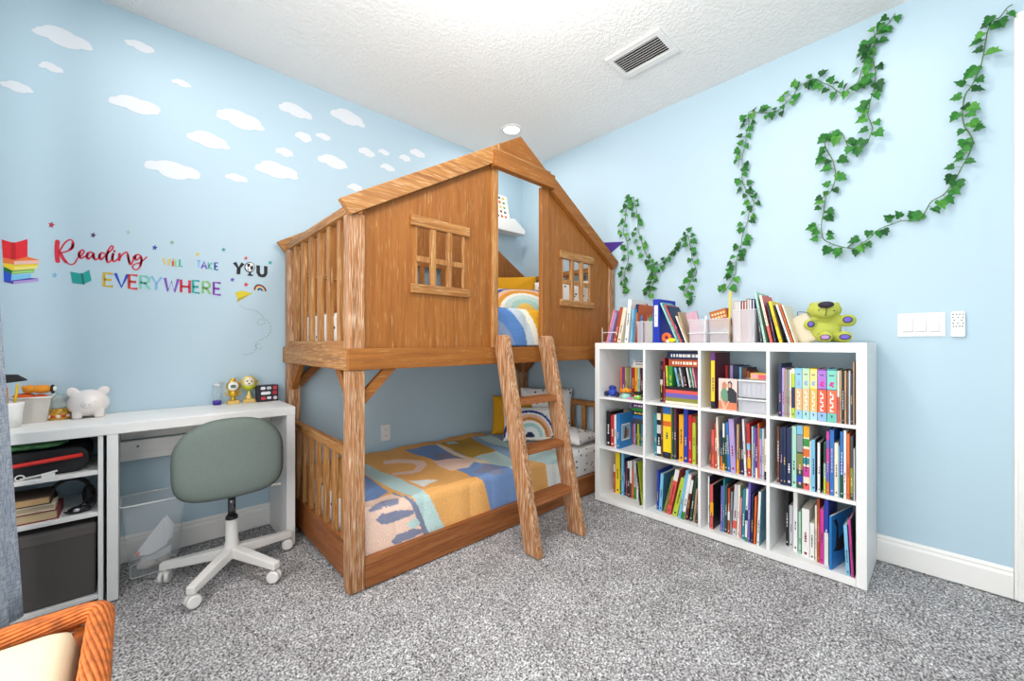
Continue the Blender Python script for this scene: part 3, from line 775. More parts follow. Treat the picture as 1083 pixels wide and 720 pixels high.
# --- top row, far left: rear books with flat ones on them
cell(0, 0, 630, 364, 12, [(315, 335, 290, 'orange', .17), (338, 366, 290, 'purple', .17), (370, 392, 292, 'tan', .17), (396, 422, 290, 'olive', .17), (428, 452, 291, 'grey', .17),
  (458, 492, 290, 'crimson', .17), (496, 528, 290, 'amber', .17), (532, 556, 290, 'mint', .17), (558, 576, 290, 'plum', .17), (578, 598, 290, 'black', .17)], ' small one')
z = .7404+(onX(655, 364+290/12, KX+.17).z-.74)+.003
fbook('cream flat book lying on the small books in the top left compartment', KX+.16, 1.52, 1.346, z, .014, .17, 'cream', False)
fbook('white paperback lying above the cream one in the top left compartment', KX+.16, 1.505, 1.347, z+.0145, .020, .17, 'white')
fbook('silver grey book lying topmost of the flat pile in the top left compartment', KX+.165, 1.51, 1.347, z+.035, .017, .16, 'silver')
# --- middle row, far left
cell(1, 0, 630, 415, 12, [(135, 188, 235, 'black', .05, 0, {'d': .17}), (192, 232, 285, 'red', .05, 0, {'d': .15}), (235, 260, 285, 'white', .045, 0, {'d': .16}), (264, 302, 272, 'blue', .03, 0,
   {'d': .17, 'cover': '2b7fc0'})])
X = KX+.20
cell(1, 0, 630, 415, 12, [(345, 385, 225, 'tan', .23), (388, 430, 225, 'grey', .23), (455, 480, 395, 'coral', .21), (484, 505, 395, 'lavender', .21), (508, 525, 395, 'black', .21), (527, 548, 395, 'lime', .21), (552, 573, 395, 'darkgrey', .21), (576, 599, 395, 'teal', .21)], ' rear one', group='rear books in the middle row, far left compartment')
zz = onX(672, 415+395/12, X+.01).z+.004
ya, yb = yx(630, 12, 452, X), 1.3445
for t_, c_, l_ in ((.034, 'darkgrey', 'dark grey'), (.024, 'blue', 'blue'), (.030, 'navy', 'navy'), (.022, 'green', 'green'), (.030, 'purple', 'purple')):
    fbook('%s book lying flat in the rear pile of the middle left compartment' % l_, X, ya, yb, zz, t_, .16, c_, c_ in ('navy', 'purple')); zz += t_+.0005
# picture on the blue book's cover
bm = BM(); Yc = None
yb_ = onX(630+302/12, 440, KX+.03).y-.0008
box(bm, KX+.055, KX+.165, yb_-.0006, yb_, .44, .555, 0); box(bm, KX+.062, KX+.158, yb_-.0010, yb_-.0005, .45, .545, 1)
prism(bm, [(KX+.085, .452), (KX+.115, .452), (KX+.125, .50), (KX+.115, .535), (KX+.095, .53)], 'Y', yb_-.0015, yb_-.0009, 2)
prism(bm, [(KX+.12, .46), (KX+.145, .46), (KX+.15, .51), (KX+.13, .525)], 'Y', yb_-.0015, yb_-.0009, 3)
bo = [o for o in COL.objects if o.get('label', '').startswith(('slim blue', 'thin blue', 'small blue', 'thick blue', 'tall blue')) and 'middle bookcase row, far left' in o['label'] and 'rear' not in o['label']][0]
obj('cover_picture', bm, [plain('e9e4d8'), plain('8fb3c9'), plain('5b4a45'), plain('b06a5a')], bo)
# --- bottom row, far left
cell(2, 0, 630, 470, 10.286, [(192, 213, 210, 'rust', .13, 0, {'bands': ((.72, 1, 'cream'),)}), (216, 262, 88, 'yellow', .13), (264, 277, 92, 'darkgreen', .13), (279, 303, 95, 'sky', .12), (306, 322, 150, 'navy', .13),
  (326, 346, 190, 'plum', .13), (348, 368, 180, 'black', .12, 0, {'bands': ((.8, 1, 'white'),)}), (370, 392, 180, 'white', .12, 0, {'bands': ((0, .4, 'brown'),)}), (395, 412, 270, 'orange', .12), (415, 440, 178, 'silver', .12, 0, {'bands': ((0, .32, 'green'),)}), (446, 462, 210, 'white', .10),
  (478, 492, 205, 'black', .05, -42), (496, 512, 195, 'lime', .06, -50)])
# --- top row, second: flat pile, small books on it, two big ones on top
X = KX+.05
cell(0, 1, 680, 364, 10.58, [(192, 222, 190, 'black', .07, 0, {'bands': ((.42, .55, 'silver'), (.8, .9, 'plum'))})])
cell(0, 1, 680, 364, 10.58, [(227, 246, 150, 'crimson', .06)], ' after the black one')
ya, yb = yx(680, 10.58, 251, X), .9935
zz = .7404
for t_, c_, l_ in ((.014, 'cream', 'cream'), (.024, 'olive', 'sage green'), (.026, 'violet', 'violet'), (.021, 'coral', 'coral red'), (.019, 'black', 'black')):
    fbook('%s book lying flat in the low pile of the top row, second compartment' % l_, X, ya, yb, zz, t_, .20, c_, False); zz += t_+.0005
cell(0, 1, 680, 364, 10.58, [(262, 282, 240, 'lime', .055, -10), (288, 328, 243, 'green', .06, 0, {'d': .1}), (392, 414, 262, 'sky', .07, -45), (418, 436, 264, 'black', .07, -40), (440, 456, 262, 'silver', .07, -40), (460, 500, 262, 'black', .08, -40), (520, 536, 262, 'white', .07, -40), (540, 556, 262, 'darkgreen', .07, -40), (560, 574, 262, 'mint', .07, -40), (588, 602, 262, 'pink', .07, -40)],
     ' standing on the pile', base=zz)
z2 = zz+.126
fbook('thick orange book with white lettering lying on the small books, top row', X+.01, yx(680, 10.58, 280, X), .9935, z2, .044, .20, 'rust', band='f6e6cf')
fbook('thick navy book with white title lying topmost in the second compartment', X+.01, yx(680, 10.58, 262, X), .9935, z2+.0445, .046, .20, 'navy', band='f3f3f3')
# --- middle row, second
cell(1, 1, 680, 422, 10, [(120, 145, 150, 'teal', .06), (148, 188, 70, 'black', .06, 0, {'bands': ((.05, .2, 'white'), (.45, .62, 'silver'), (.72, .85, 'cream'))}), (190, 208, 85, 'brown', .06), (212, 296, 78, 'yellow', .05, 0, {'bands': ((.86, 1, 'blue'), (0, .12, 'black'), (.62, .72, 'orange'))}), (300, 324, 85, 'darkgreen', .06), (328, 352, 90, 'plum', .06, 0, {'bands': ((0, .6, 'darkgrey'),)}), (354, 376, 150, 'black', .08), (381, 428, 165, 'amber', .05), (431, 472, 100, 'royal', .05), (478, 518, 170, 'red', .05), (523, 556, 190, 'lime', .05, 0, {'bands': ((.88, 1, 'red'),)}), (558, 578, 212, 'brown', .06)])
# --- bottom row, second (leaning to the right)
cell(2, 1, 680, 482, 9, [(130, 147, 140, 'royal', .07, 6), (150, 180, 170, 'sky', .06, 18, {'cover': '4f86a8'}), (190, 212, 200, 'olive', .055, 86), (218, 258, 135, 'coral', .05, 90, {'bands': ((.75, 1, 'white'), (.2, .3, 'rust'))}), (276, 320, 218, 'lime', .05, 84), (330, 356, 140, 'sky', .045, 80), (360, 390, 178, 'white', .04, 72, {'bands': ((0, .17, 'green'),)}), (400, 424, 190, 'maroon', .05, 64, {'bands': ((.6, .9, 'white'),)}), (440, 462, 200, 'darkgreen', .05, 54), (474, 492, 320, 'tan', .05, 30), (498, 514, 330, 'darkgrey', .05, 20)])
# --- top row, third: yellow book, small books at the back, photo print and clear drawers in front
cell(0, 2, 738, 364, 9, [(125, 164, 80, 'yellow', .03, 0, {'cover': 'maroon', 'bands': ((.86, 1, 'purple'), (0, .13, 'black'))})])
cell(0, 2, 738, 364, 9, [(186, 204, 200, 'red', .19), (206, 236, 205, 'blue', .19), (240, 260, 215, 'white', .19), (262, 284, 200, 'red', .19), (287, 303, 205, 'black', .19), (306, 332, 200, 'lavender', .19), (335, 392, 205, 'navy', .19), (395, 415, 215, 'sky', .19), (418, 466, 225, 'brown', .19), (469, 490, 255, 'rust', .19)],
     ' rear one', group='rear books in the top row, third compartment')
t = thing('photo_print', 'picture card of a seated couple in the top row, third compartment', 'picture', (KX+.03, .83, .7404))
yl_, yr_ = yx(738, 9, 198, KX+.03), yx(738, 9, 374, KX+.03); zb, zt = .7408, onX(770, 364+327/9, KX+.03).z
bm = BM(); box(bm, KX+.03, KX+.034, yr_, yl_, zb, zt); obj('card', bm, plain('ecd0c8', .5), t)
W_, H_ = yl_-yr_, zt-zb
def flat(name, pts, col, k): 
    bm = BM(); prism(bm, [(yl_-p[0]*W_, zb+p[1]*H_) for p in pts], 'X', KX+.03-.0006*k, KX+.0302); obj(name, bm, plain(col, .6), t)
flat('printed_sofa', [(0, .02), (1, .02), (1, .32), (.6, .36), (0, .28)], 'd9825c', 1)
flat('printed_man', [(.42, .25), (.98, .25), (.98, .56), (.80, .68), (.72, .70), (.75, .84), (.66, .93), (.52, .90), (.50, .76), (.55, .66), (.45, .58)], '33353c', 2)
flat('printed_woman', [(.14, .28), (.52, .28), (.50, .55), (.40, .68), (.44, .80), (.34, .90), (.22, .84), (.20, .66), (.12, .55)], '6f9a7c', 3)
flat('printed_hair', [(.20, .66), (.44, .70), (.45, .82), (.34, .91), (.21, .85)], 'c98a68', 4)
flat('printed_face', [(.53, .72), (.68, .72), (.70, .82), (.62, .88), (.54, .84)], 'd9a78c', 4)
flat('printed_legs', [(.04, .42), (.14, .40), (.40, .10), (.52, .30), (.60, .28), (.40, .02), (.26, .02)], 'e3b49a', 4)
M_CLEAR = plain('e9eaef', .25, alpha=.3, spec=.5)
M_CLEARE = plain('f2f3f6', .25, alpha=.8, spec=.5)
t = thing('drawer_box', 'clear plastic two-tier drawer box in the top row, third compartment', 'storage box', (KX+.1, .71, .7404))
yl_, yr_ = yx(738, 9, 385, KX+.02), .6435; zt = onX(790, 364+335/9, KX+.02).z
def openbox(bm, X, d, yl, yr, z0, z1, w=.0025, taper=0.0, mi=0):
    for a in ((X, X+w, yr, yl), (X+d-w, X+d, yr, yl), (X+w, X+d-w, yr, yr+w), (X+w, X+d-w, yl-w, yl)): box(bm, *a, z0, z1, mi)
    box(bm, X+w, X+d-w, yr+w, yl-w, z0, z0+w, mi)
zm = .7404+(zt-.7404)*.46
for z0_, z1_, k in ((.7406, zm-.004, 1), (zm, zt, 2)):
    bm = BM(); openbox(bm, KX+.02, .15, yl_, yr_, z0_, z1_); o = obj('drawer', bm, M_CLEAR, t)
    bm = BM(); box(bm, KX+.012, KX+.0198, yr_, yl_, z1_-.010, z1_-.003); obj('lip', bm, M_CLEARE, o)
    bm = BM()
    for q in range(5): box(bm, KX+.03+.001*q, KX+.15, yr_+.008+q*(yl_-yr_-.02)/5, yr_+.008+(q+.8)*(yl_-yr_-.02)/5, z0_+.003, z1_-.02-.006*(q % 2))
    obj('paper_contents', bm, plain('c9ccd8', .8), o)
bm = BM(); za = zt+.0006; box(bm, KX+.05, KX+.13, .646, yx(738, 9, 500, KX+.05), za, za+.034); prism(bm, [(p[0]+.71, p[1]+za+.018) for p in rrect(.028, .022, .01, 3)], 'X', KX+.0485, KX+.0502, 1)
box(bm, KX+.0492, KX+.0505, .646, .692, za+.003, za+.026, 2)
tag(obj('card_box', bm, [plain('e8b04c'), plain('f0a0b0'), plain('e0607a')]), 'small yellow and pink box on the clear drawer box', 'box')
# --- middle row, third
cell(1, 2, 738, 430, 8.575, [(104, 122, 380, 'brown', .07), (124, 148, 210, 'coral', .06), (151, 177, 150, 'rust', .06), (180, 197, 95, 'cream', .055, -16), (206, 222, 215, 'navy', .055, 0, {'bands': ((0, .35, 'orange'),)}), (225, 243, 150, 'darkgreen', .055, 0, {'bands': ((.0, .15, 'amber'), (.7, 1, 'white'))}), (246, 268, 160, 'darkgreen', .055), (272, 296, 140, 'blue', .05, -20), (300, 346, 112, 'lavender', .045, -22), (352, 372, 160, 'tan', .05, 0, {'bands': ((0, .3, 'amber'),)}), (375, 388, 210, 'maroon', .05), (391, 416, 200, 'navy', .05), (424, 442, 115, 'white', .045, -24), (454, 483, 150, 'red', .045, -14, {'bands': ((.15, .35, 'amber'), (.5, .62, 'sky'))}), (488, 500, 180, 'mint', .045), (502, 520, 190, 'violet', .045), (523, 540, 190, 'purple', .045, 0, {'bands': ((0, .2, 'cream'),)}), (543, 556, 150, 'orange', .045), (559, 579, 200, 'lavender', .045, 0, {'bands': ((.8, 1, 'teal'),)}), (582, 601, 200, 'silver', .045), (604, 622, 290, 'cream', .045, 0, {'bands': ((0, .2, 'black'),)})])
# --- bottom row, third
cell(2, 2, 738, 496, 7.825, [(84, 99, 60, 'white', .05, 0, {'cover': '241f3a'}), (102, 128, 130, 'coral', .04, 0, {'cover': 'black', 'bands': ((.3, .6, 'amber'),)}), (186, 204, 140, 'violet', .05, 6), (208, 220, 80, 'teal', .05, 4), (223, 240, 130, 'darkgrey', .05, 5), (246, 262, 160, 'rust', .045, 4, {'bands': ((.3, .5, 'white'),)}), (266, 280, 190, 'grey', .045, 8), (284, 316, 130, 'silver', .04, 20, {'bands': ((.15, .3, 'coral'),)}), (322, 338, 130, 'cream', .04, 14), (342, 356, 240, 'pink', .04, 10), (362, 384, 165, 'teal', .035, 12), (388, 406, 165, 'white', .02, 12, {'bands': ((.4, .6, 'navy'), (0, .08, 'green'))}), (410, 428, 110, 'violet', .02, 10), (438, 454, 210, 'navy', .02, 8), (460, 476, 230, 'orange', .02, 12), (486, 508, 190, 'white', .015, 18, {'cover': '6fa6bb'})])
# --- top row, far right
def setb(top, mid, foot): return {'bands': ((.62, .97, top), (.17, .60, mid), (.005, .165, foot)), 'marks': False, 'kind': 'matching set book', 'd': .17}
cell(0, 3, 810, 364, 8, [(105, 132, 165, 'navy', .02), (136, 158, 200, 'lavender', .025), (161, 176, 210, 'tan', .025), (179, 196, 215, 'grey', .025), (199, 214, 215, 'cream', .025), (217, 245, 205, 'lime', .025, 0, {'bands': ((.2, .62, 'navy'), (.9, 1, 'white'))}),
  (248, 305, 203, 'sky', .02, 0, setb('8dc7e6', 'efb27c', '8fc3e0')), (308, 369, 204, 'mint', .02, 0, setb('c5e0b0', 'f0bd86', '9fd0cc')), (372, 433, 206, 'yellow', .02, 0, setb('f3e48a', 'f3b45e', 'a9cfe0')), (437, 511, 208, 'purple', .02, 0, setb('b06fd0', 'ea5b38', '8fb6e0')), (516, 599, 210, 'teal', .02, 0, setb('7fd0bd', 'ee6a48', '66bfae')),
  (603, 621, 225, 'cream', .02, 0, {'bands': ((0, .5, 'coral'),)}), (625, 640, 222, 'tan', .015), (643, 660, 222, 'black', .015), (664, 680, 225, 'tan', .015), (684, 696, 240, 'brown', .015), (700, 714, 225, 'silver', .015), (717, 734, 240, 'navy', .015), (736, 748, 150, 'tan', .02)])
# white lettering blocks and motifs on the set
for nm, (x0, x1) in (('sky', (248, 305)), ('mint', (308, 369)), ('yellow', (372, 433)), ('purple', (437, 511)), ('teal', (516, 599))):
    host = [o for o in COL.objects if 'matching set book' in o.get('label', '') and (' %s matching' % CNAME.get(nm, nm)) in o['label']][0]
    X = KX+.02-.0008; a = yx(810, 8, x0, KX+.02); b = yx(810, 8, x1, KX+.02); t_ = a-b; bm = BM()
    big = nm in ('purple', 'teal'); zc = .7404; hh = .245
    z_ = zc+hh*.20
    for q in range(5):
        s_ = hh*.068
        box(bm, X-.0006, X, b+t_*.32, b+t_*.68, z_, z_+s_*.35, 0); box(bm, X-.0006, X, b+t_*(.32 if q % 2 else .56), b+t_*(.44 if q % 2 else .68), z_+s_*.35, z_+s_, 0)
        z_ += s_+hh*.012
    for k, (ty, tz, s_) in enumerate(((.45, .76, .012), (.58, .72, .010), (.38, .70, .008))):
        prism(bm, [(b+t_*ty+p[0], zc+hh*tz+p[1]) for p in rrect(s_*1.3, s_, s_*.45, 3)], 'X', X-.0006, X, 1)
    box(bm, X-.0006, X, b+t_*.25, b+t_*.75, zc+hh*.90, zc+hh*.92, 2); prism(bm, [(b+t_*.36, zc+hh*.13), (b+t_*.64, zc+hh*.13), (b+t_*.5, zc+hh*.07)], 'X', X-.0006, X, 2)
    obj('spine_print', bm, [plain('f6efe6'), plain('d8399a' if big else '9fb6d8'), plain('4a4f6a')], host)
# --- middle row, far right
cell(1, 3, 810, 440, 7.58, [(88, 108, 80, 'brown', .05), (113, 135, 90, 'navy', .025), (138, 161, 90, 'navy', .025), (166, 205, 95, 'navy', .025), (208, 244, 80, 'mint', .03), (248, 295, 75, 'darkgreen', .03, 0, {'bands': ((.86, 1, 'sky'), (.58, .85, 'grey'), (.3, .55, 'olive'), (.1, .2, 'royal'))}), (299, 348, 80, 'cream', .03, 0, {'bands': ((.82, 1, 'amber'), (.68, .80, 'green'), (.52, .64, 'orange'), (.40, .5, 'teal'), (.2, .36, 'magenta'), (0, .1, 'coral'))}), (351, 361, 200, 'white', .03), (364, 398, 190, 'sky', .025, 0, {'cover': 'black', 'd': .15}), (413, 438, 215, 'white', .025, 0, {'cover': 'black', 'd': .15}), (462, 480, 215, 'mint', .035, 0, {'bands': ((0, .3, 'lime'), (.6, 1, 'darkgreen'))}), (484, 508, 120, 'violet', .03, 0, {'bands': ((.86, 1, 'magenta'), (.5, .72, 'magenta'), (0, .2, 'orange'))}), (512, 546, 110, 'blue', .025), (549, 580, 215, 'cream', .025), (584, 592, 240, 'sky', .025), (595, 620, 125, 'blue', .02, 0, {'bands': ((0, .35, 'darkgreen'), (.4, .55, 'royal'))}), (623, 644, 115, 'white', .02), (647, 671, 140, 'orange', .02), (675, 699, 160, 'darkgrey', .02, 0, {'bands': ((.1, .5, 'olive'),)}), (702, 713, 260, 'silver', .02)])
# --- bottom row, far right
cell(2, 3, 810, 515, 7.2, [(152, 172, 30, 'black', .13), (178, 206, 140, 'silver', .12), (209, 240, 40, 'white', .085), (248, 270, 185, 'mint', .08, 0, {'cover': 'green'}), (274, 330, 165, 'white', .06), (334, 368, 275, 'white', .055), (373, 388, 140, 'cream', .05), (391, 409, 90, 'rust', .05), (412, 441, 165, 'magenta', .045), (444, 476, 100, 'royal', .045, 0, {'bands': ((0, .5, 'white'),), 'cover': 'royal'})])
t = thing('picture_book', 'large blue picture book with a black bird shape, bottom row, far right compartment', 'book', (KX+.02, .375, .0384))
yA = yx(810, 7.2, 482, KX+.012)
M = Matrix.Translation((KX+.012, yA, .0386)) @ Matrix.Rotation(math.radians(-12), 4, 'Z')
hb = .255
bm = BM(); box(bm, 0, .24, -.010, 0, 0, hb, 0, M); box(bm, .002, .236, -.0085, -.0015, .003, hb+.0004, 1, M); obj('cover', bm, [plain('2478bd', .4), M_PAGE], t)
bm = BM()
for pts in ([(.02, .23), (.05, .235), (.07, .20), (.075, .13), (.13, .15), (.21, .22), (.23, .20), (.19, .11), (.20, .085), (.09, .07), (.02, .085), (.045, .10), (.055, .19)],):
    A = [bm.verts.new(M @ Vector((p[0], -.0106, p[1]))) for p in pts]; B = [bm.verts.new(M @ Vector((p[0], -.0099, p[1]))) for p in pts]
    bm.faces.new(A); bm.faces.new(B[::-1])
    for i in range(len(pts)): bm.faces.new((A[i], B[i], B[(i+1) % len(pts)], A[(i+1) % len(pts)]))
obj('cover_picture', bm, plain('2a1d24', .6), t)
cell(2, 3, 810, 515, 7.2, [(612, 640, 290, 'sky', .008, -22, {'d': .12}), (652, 674, 248, 'magenta', .004, -26, {'d': .12, 'cover': 'black'})], ' leaning one', group='leaning books in the bottom row, far right compartment')
# ================================================================== TOYS IN THE TOP LEFT COMPARTMENT
def toy(name, label, cat, balls, mats, loc):
    bm = BM()
    for c, r, mi in balls: ball(bm, Vector(loc)+Vector(c), r, mi, 12, 8)
    return tag(obj(name, bm, mats, smooth=True), label, cat)
zs = .7405
y = yx(630, 12, 205, KX+.06)
t = thing('toy_figure', 'dark blue rounded toy in the top left compartment', 'toy', (KX+.07, y, zs))
L = Vector((KX+.07, y, zs))
bm = BM(); ball(bm, L+Vector((0, 0, .03)), (.028, .034, .030)); obj('body', bm, plain('2a49b0', .4), t)
bm = BM(); ball(bm, L+Vector((.004, 0.003, .062)), (.024, .028, .016)); obj('head', bm, plain('1f3a93', .4), t)
for s in (1, -1):
    bm = BM(); ball(bm, L+Vector((-.01, s*.042, .018)), (.020, .018, .018)); obj('foot', bm, plain('1a2350', .4), t)
y = yx(630, 12, 385, KX+.05); L = Vector((KX+.05, y, zs))
t = thing('toy_flower', 'orange petalled toy on a pale mint base in the top left compartment', 'toy', L)
bm = BM(); lathe(bm, [(.030, 0), (.034, .01), (.030, .03), (.014, .038)], L, 16); obj('base', bm, plain('9fd8c8', .5), t)
for k in range(6):
    bm = BM(); a = k*PI/3; ball(bm, L+Vector((.022*math.cos(a), .024*math.sin(a), .053)), (.016, .016, .012)); obj('petal', bm, plain('f2921e', .5), t)
bm = BM(); ball(bm, L+Vector((0, 0, .06)), (.016, .016, .013)); obj('centre', bm, plain('f7b733', .5), t)
y = yx(630, 12, 535, KX+.045); L = Vector((KX+.045, y, zs))
t = thing('toy_creature', 'lime green and black small toy in the top left compartment', 'toy', L)
bm = BM(); ball(bm, L+Vector((0, 0, .017)), (.02, .026, .0165)); obj('body', bm, plain('8cc63f', .5), t)
bm = BM(); ball(bm, L+Vector((.006, .004, .042)), (.024, .034, .012)); obj('cap', bm, plain('1c1c1e', .5), t)
for s in (1, -1):
    bm = BM(); ball(bm, L+Vector((-.016, s*.010, .024)), .0055); obj('eye', bm, plain('f4f4f4', .3), t)
y = yx(630, 12, 428, KX+.02); L = Vector((KX+.018, y, zs))
toy('toy_ring', 'tiny pink toy in front of the orange flower toy', 'toy', [((0, .008, .007), (.007, .010, .006), 0), ((0, -.008, .007), (.007, .010, .006), 0)], [plain('e38cc0', .5)], L)

# ================================================================== ON TOP OF THE BOOKCASE
ZT_ = 1.1204
def topbook(x0, x1, yt, colour, lean, rec, label, ox, oy, sc, d=.2, bands=(), cover=None, h=None):
    X = KX+rec
    a = onX(ox+x0/sc, 361, X).y; b = onX(ox+x1/sc, 361, X).y
    hh = onX(ox+(x0+x1)/2/sc+lean/sc, oy+yt/sc, X).z-ZT_ if h is None else h
    ln = (onX(ox+x0/sc, 361, X).y-onX(ox+(x0+lean)/sc, 361, X).y) if lean else 0
    return vbook(label, X, a, b, ZT_, hh, d, colour, ln, bands, True, 'books on top of the bookcase', cover=cover)
T1 = (632, 306, 12)
for r in [(107, 126, 270, 'pink', 92, .04, 'thin pink book leaning at the left end on top of the bookcase'),
          (130, 152, 298, 'lavender', 90, .04, 'pale lilac book leaning second from the left end on top of the bookcase'),
          (196, 234, 232, 'rust', 88, .05, 'rust orange book leaning beside the lilac books on top of the bookcase'),
          (246, 290, 235, 'cream', 78, .04, 'cream book leaning between the orange and the white one on top'),
          (340, 382, 130, 'white', 50, .05, 'tall white book leaning on top of the bookcase left of the marker cup'),
          (388, 408, 160, 'coral', 46, .08, 'red-edged book right of the tall white one on top of the bookcase'),
          (412, 432, 250, 'sky', 30, .05, 'light blue short book leaning on top of the bookcase'),
          (436, 474, 190, 'orange', 52, .09, 'orange and navy book just left of the clear marker cup')]:
    topbook(*r, *T1, bands=((.78, 1, 'navy'),) if r[3] == 'orange' else ())
# small white wire easel lip in front of the leaning books
X = KX+.03; a = onX(637, 361, X).y; b = onX(652, 361, X).y; zz = onX(645, 351.5, X).z
t = thing('wire_bookend', 'white wire bookend at the left end of the bookcase top', 'bookend', (X, (a+b)/2, ZT_))
bm = BM(); tube(bm, [(X, a, zz), (X, b, zz)], .0028); obj('lip', bm, M_WHITE, t)
bm = BM(); tube(bm, [(X, a, ZT_+.003), (X, a, zz+.035)], .002); tube(bm, [(X+.10, a, ZT_+.003), (X, a, ZT_+.003)], .002); obj('upright', bm, M_WHITE, t)
bm = BM(); tube(bm, [(X, b, zz), (X+.008, b, zz-.02)], .002); obj('tip', bm, M_WHITE, t)
def binbox(x0, x1, yt, label, ox, oy, sc, rec, d, ridge=True, mat=None, name='storage_bin'):
    X = KX+rec; a = onX(ox+x0/sc, 361, X).y; b = onX(ox+x1/sc, 361, X).y; h = onX(ox+(x0+x1)/2/sc, oy+yt/sc, X).z-ZT_
    t = thing(name, label, 'storage bin', (X+d/2, (a+b)/2, ZT_))
    bm = BM(); n = 6; w = .0025; k = .93
    def ring(z, s, ww): 
        cx, cy = X+d/2, (a+b)/2
        return [bm.verts.new((cx+p[0]*s, cy+p[1]*s, z)) for p in rrect(d-2*ww, a-b-2*ww, min(.012, (a-b)*.2), 4)]
    R = [ring(ZT_, k, 0), ring(ZT_+h, 1, 0), ring(ZT_+h, 1, w), ring(ZT_+.003, k, w)]
    for A, B in zip(R, R[1:]):
        for i in range(len(A)): bm.faces.new((A[i], A[(i+1) % len(A)], B[(i+1) % len(A)], B[i])).smooth = False
    bm.faces.new(R[0][::-1]); bm.faces.new(R[3])
    obj('body', bm, mat or M_BIN, t)
    if ridge:
        bm = BM(); box(bm, X-.004, X+.003, b+.002, a-.002, ZT_+h*.40, ZT_+h*.44); obj('ridge', bm, M_CLEARE, t)
    bm = BM(); pts = [(X+d/2+p[0], (a+b)/2+p[1], ZT_+h) for p in rrect(d+.002, a-b+.002, min(.012, (a-b)*.2), 4)]; tube(bm, pts, .0022, 6, closed=True); obj('rim', bm, M_CLEARE, t)
    return X, d, a, b, h
M_BIN = plain('f0e9ed', .3, alpha=.3, spec=.5)
def pen(label, x, y, z, dx, dy, L, col, cap, r=.0042, name='marker_pen'):
    d = Vector((dx, dy, 1)).normalized(); p = Vector((x, y, z))
    t = thing(name, label, 'pen', p)
    bm = BM(); tube(bm, [p, p+d*L*.8], r); obj('barrel', bm, plain(col, .4), t)
    bm = BM(); tube(bm, [p+d*(L*.8+.0003), p+d*L*.94, p+d*L], [r*1.12, r*1.05, r*.5]); obj('cap', bm, plain(cap, .4), t)
X, d, a, b, h = binbox(492, 572, 410, 'left clear cup of blue and grey markers on the bookcase', 632, 306, 12, .04, .06, False, name='pen_cup')
for k, (c, e, n) in enumerate((('4b6ea8', '2f4f8a', 'blue'), ('6a5fb0', '4a3f90', 'violet'), ('9aa7b5', '6d7a88', 'grey'), ('7fb0d8', '4d86b8', 'light blue'))):
    pen('%s marker standing in the left clear cup' % n, X+.03, a-.012-k*(a-b-.024)/3, ZT_+.005, -.05, .02*(k-1.5), .17+.01*(k % 2), c, e)
X, d, a, b, h = binbox(580, 692, 410, 'right clear cup of coloured markers beside the blue binder', 632, 306, 12, .04, .06, False, name='pen_cup')
for k, (c, e, n) in enumerate((('d97fa0', 'b8507a', 'pink'), ('e8c93a', 'c33a2a', 'yellow and red'), ('4a3f80', '2a9aa8', 'teal capped'), ('8fd06a', '5aa83a', 'light green'), ('4fae70', '2f8a50', 'green'), ('7fd8c0', '3fa890', 'mint'))):
    pen('%s marker standing in the right clear cup' % n, X+.03, a-.010-k*(a-b-.02)/5, ZT_+.005, -.05, .016*(k-2.5), .16+.02*(k % 3 == 1), c, e)
# royal blue binder
X = KX+.05; a = onX(632+704/12, 361, X).y; b = onX(632+782/12, 361, X).y; h = onX(632+740/12, 306+125/12, X).z-ZT_
t = thing('ring_binder', 'royal blue ring binder with a white label on top of the bookcase', 'binder', (X+.1, (a+b)/2, ZT_))
bm = BM(); box(bm, X, X+.003, b, a, ZT_, ZT_+h); box(bm, X+.003, X+.23, a-.003, a, ZT_, ZT_+h); box(bm, X+.003, X+.23, b, b+.003, ZT_, ZT_+h); obj('cover', bm, plain('2338b0', .35), t)
bm = BM(); box(bm, X+.01, X+.22, b+.005, a-.005, ZT_+.004, ZT_+h-.01); obj('papers', bm, M_PAGE, t)
bm = BM(); box(bm, X-.0012, X-.0002, b+(a-b)*.22, a-(a-b)*.22, ZT_+h*.37, ZT_+h*.86); obj('label_sleeve', bm, plain('f1f3ee', .4), t)
bm = BM(); box(bm, X-.0018, X-.0010, b+(a-b)*.42, a-(a-b)*.42, ZT_+h*.46, ZT_+h*.52); box(bm, X-.0018, X-.001, b+(a-b)*.4, a-(a-b)*.4, ZT_+h*.6, ZT_+h*.66); obj('label_mark', bm, plain('9fc48a', .4), t)
# books and folders leaning left against the binder
T2 = (685, 306, 12)
for r in [(372, 392, 175, 'mint', -215, .05, 'mint green folder leaning steeply against the blue binder'),
          (397, 416, 185, 'teal', -215, .05, 'teal thin book leaning steeply second from the blue binder'),
          (420, 436, 200, 'coral', -212, .05, 'coral thin book leaning between the teal and navy ones'),
          (440, 462, 215, 'navy', -205, .06, 'navy picture book leaning right of the coral thin book'),
          (480, 494, 340, 'cream', -130, .05, 'cream short book leaning over the navy picture book'),
          (498, 515, 290, 'tan', -118, .07, 'tan book leaning left beside the first clear bin')]:
    topbook(*r, *T2, d=.16)
y = onX(685+245/12, 361, KX+.03).y; L = Vector((KX+.025, y, ZT_))
t = thing('toy_ring', 'orange ring toy on top of the bookcase beside the blue binder', 'toy', L)
bm = BM(); tube(bm, [L+Vector((-.0, .020*math.cos(k*PI/8), .0325+.020*math.sin(k*PI/8))) for k in range(16)], .012, 8, closed=True); obj('ring', bm, plain('ee6a2c', .4), t)
y = onX(685+310/12, 361, KX+.02).y; L = Vector((KX-.0+.015, y, ZT_))
t = thing('toy_car', 'small yellow rounded toy beside the orange ring toy', 'toy', L)
bm = BM(); ball(bm, L+Vector((0, 0, .016)), (.014, .026, .0135)); obj('body', bm, plain('f0dd1f', .4), t)
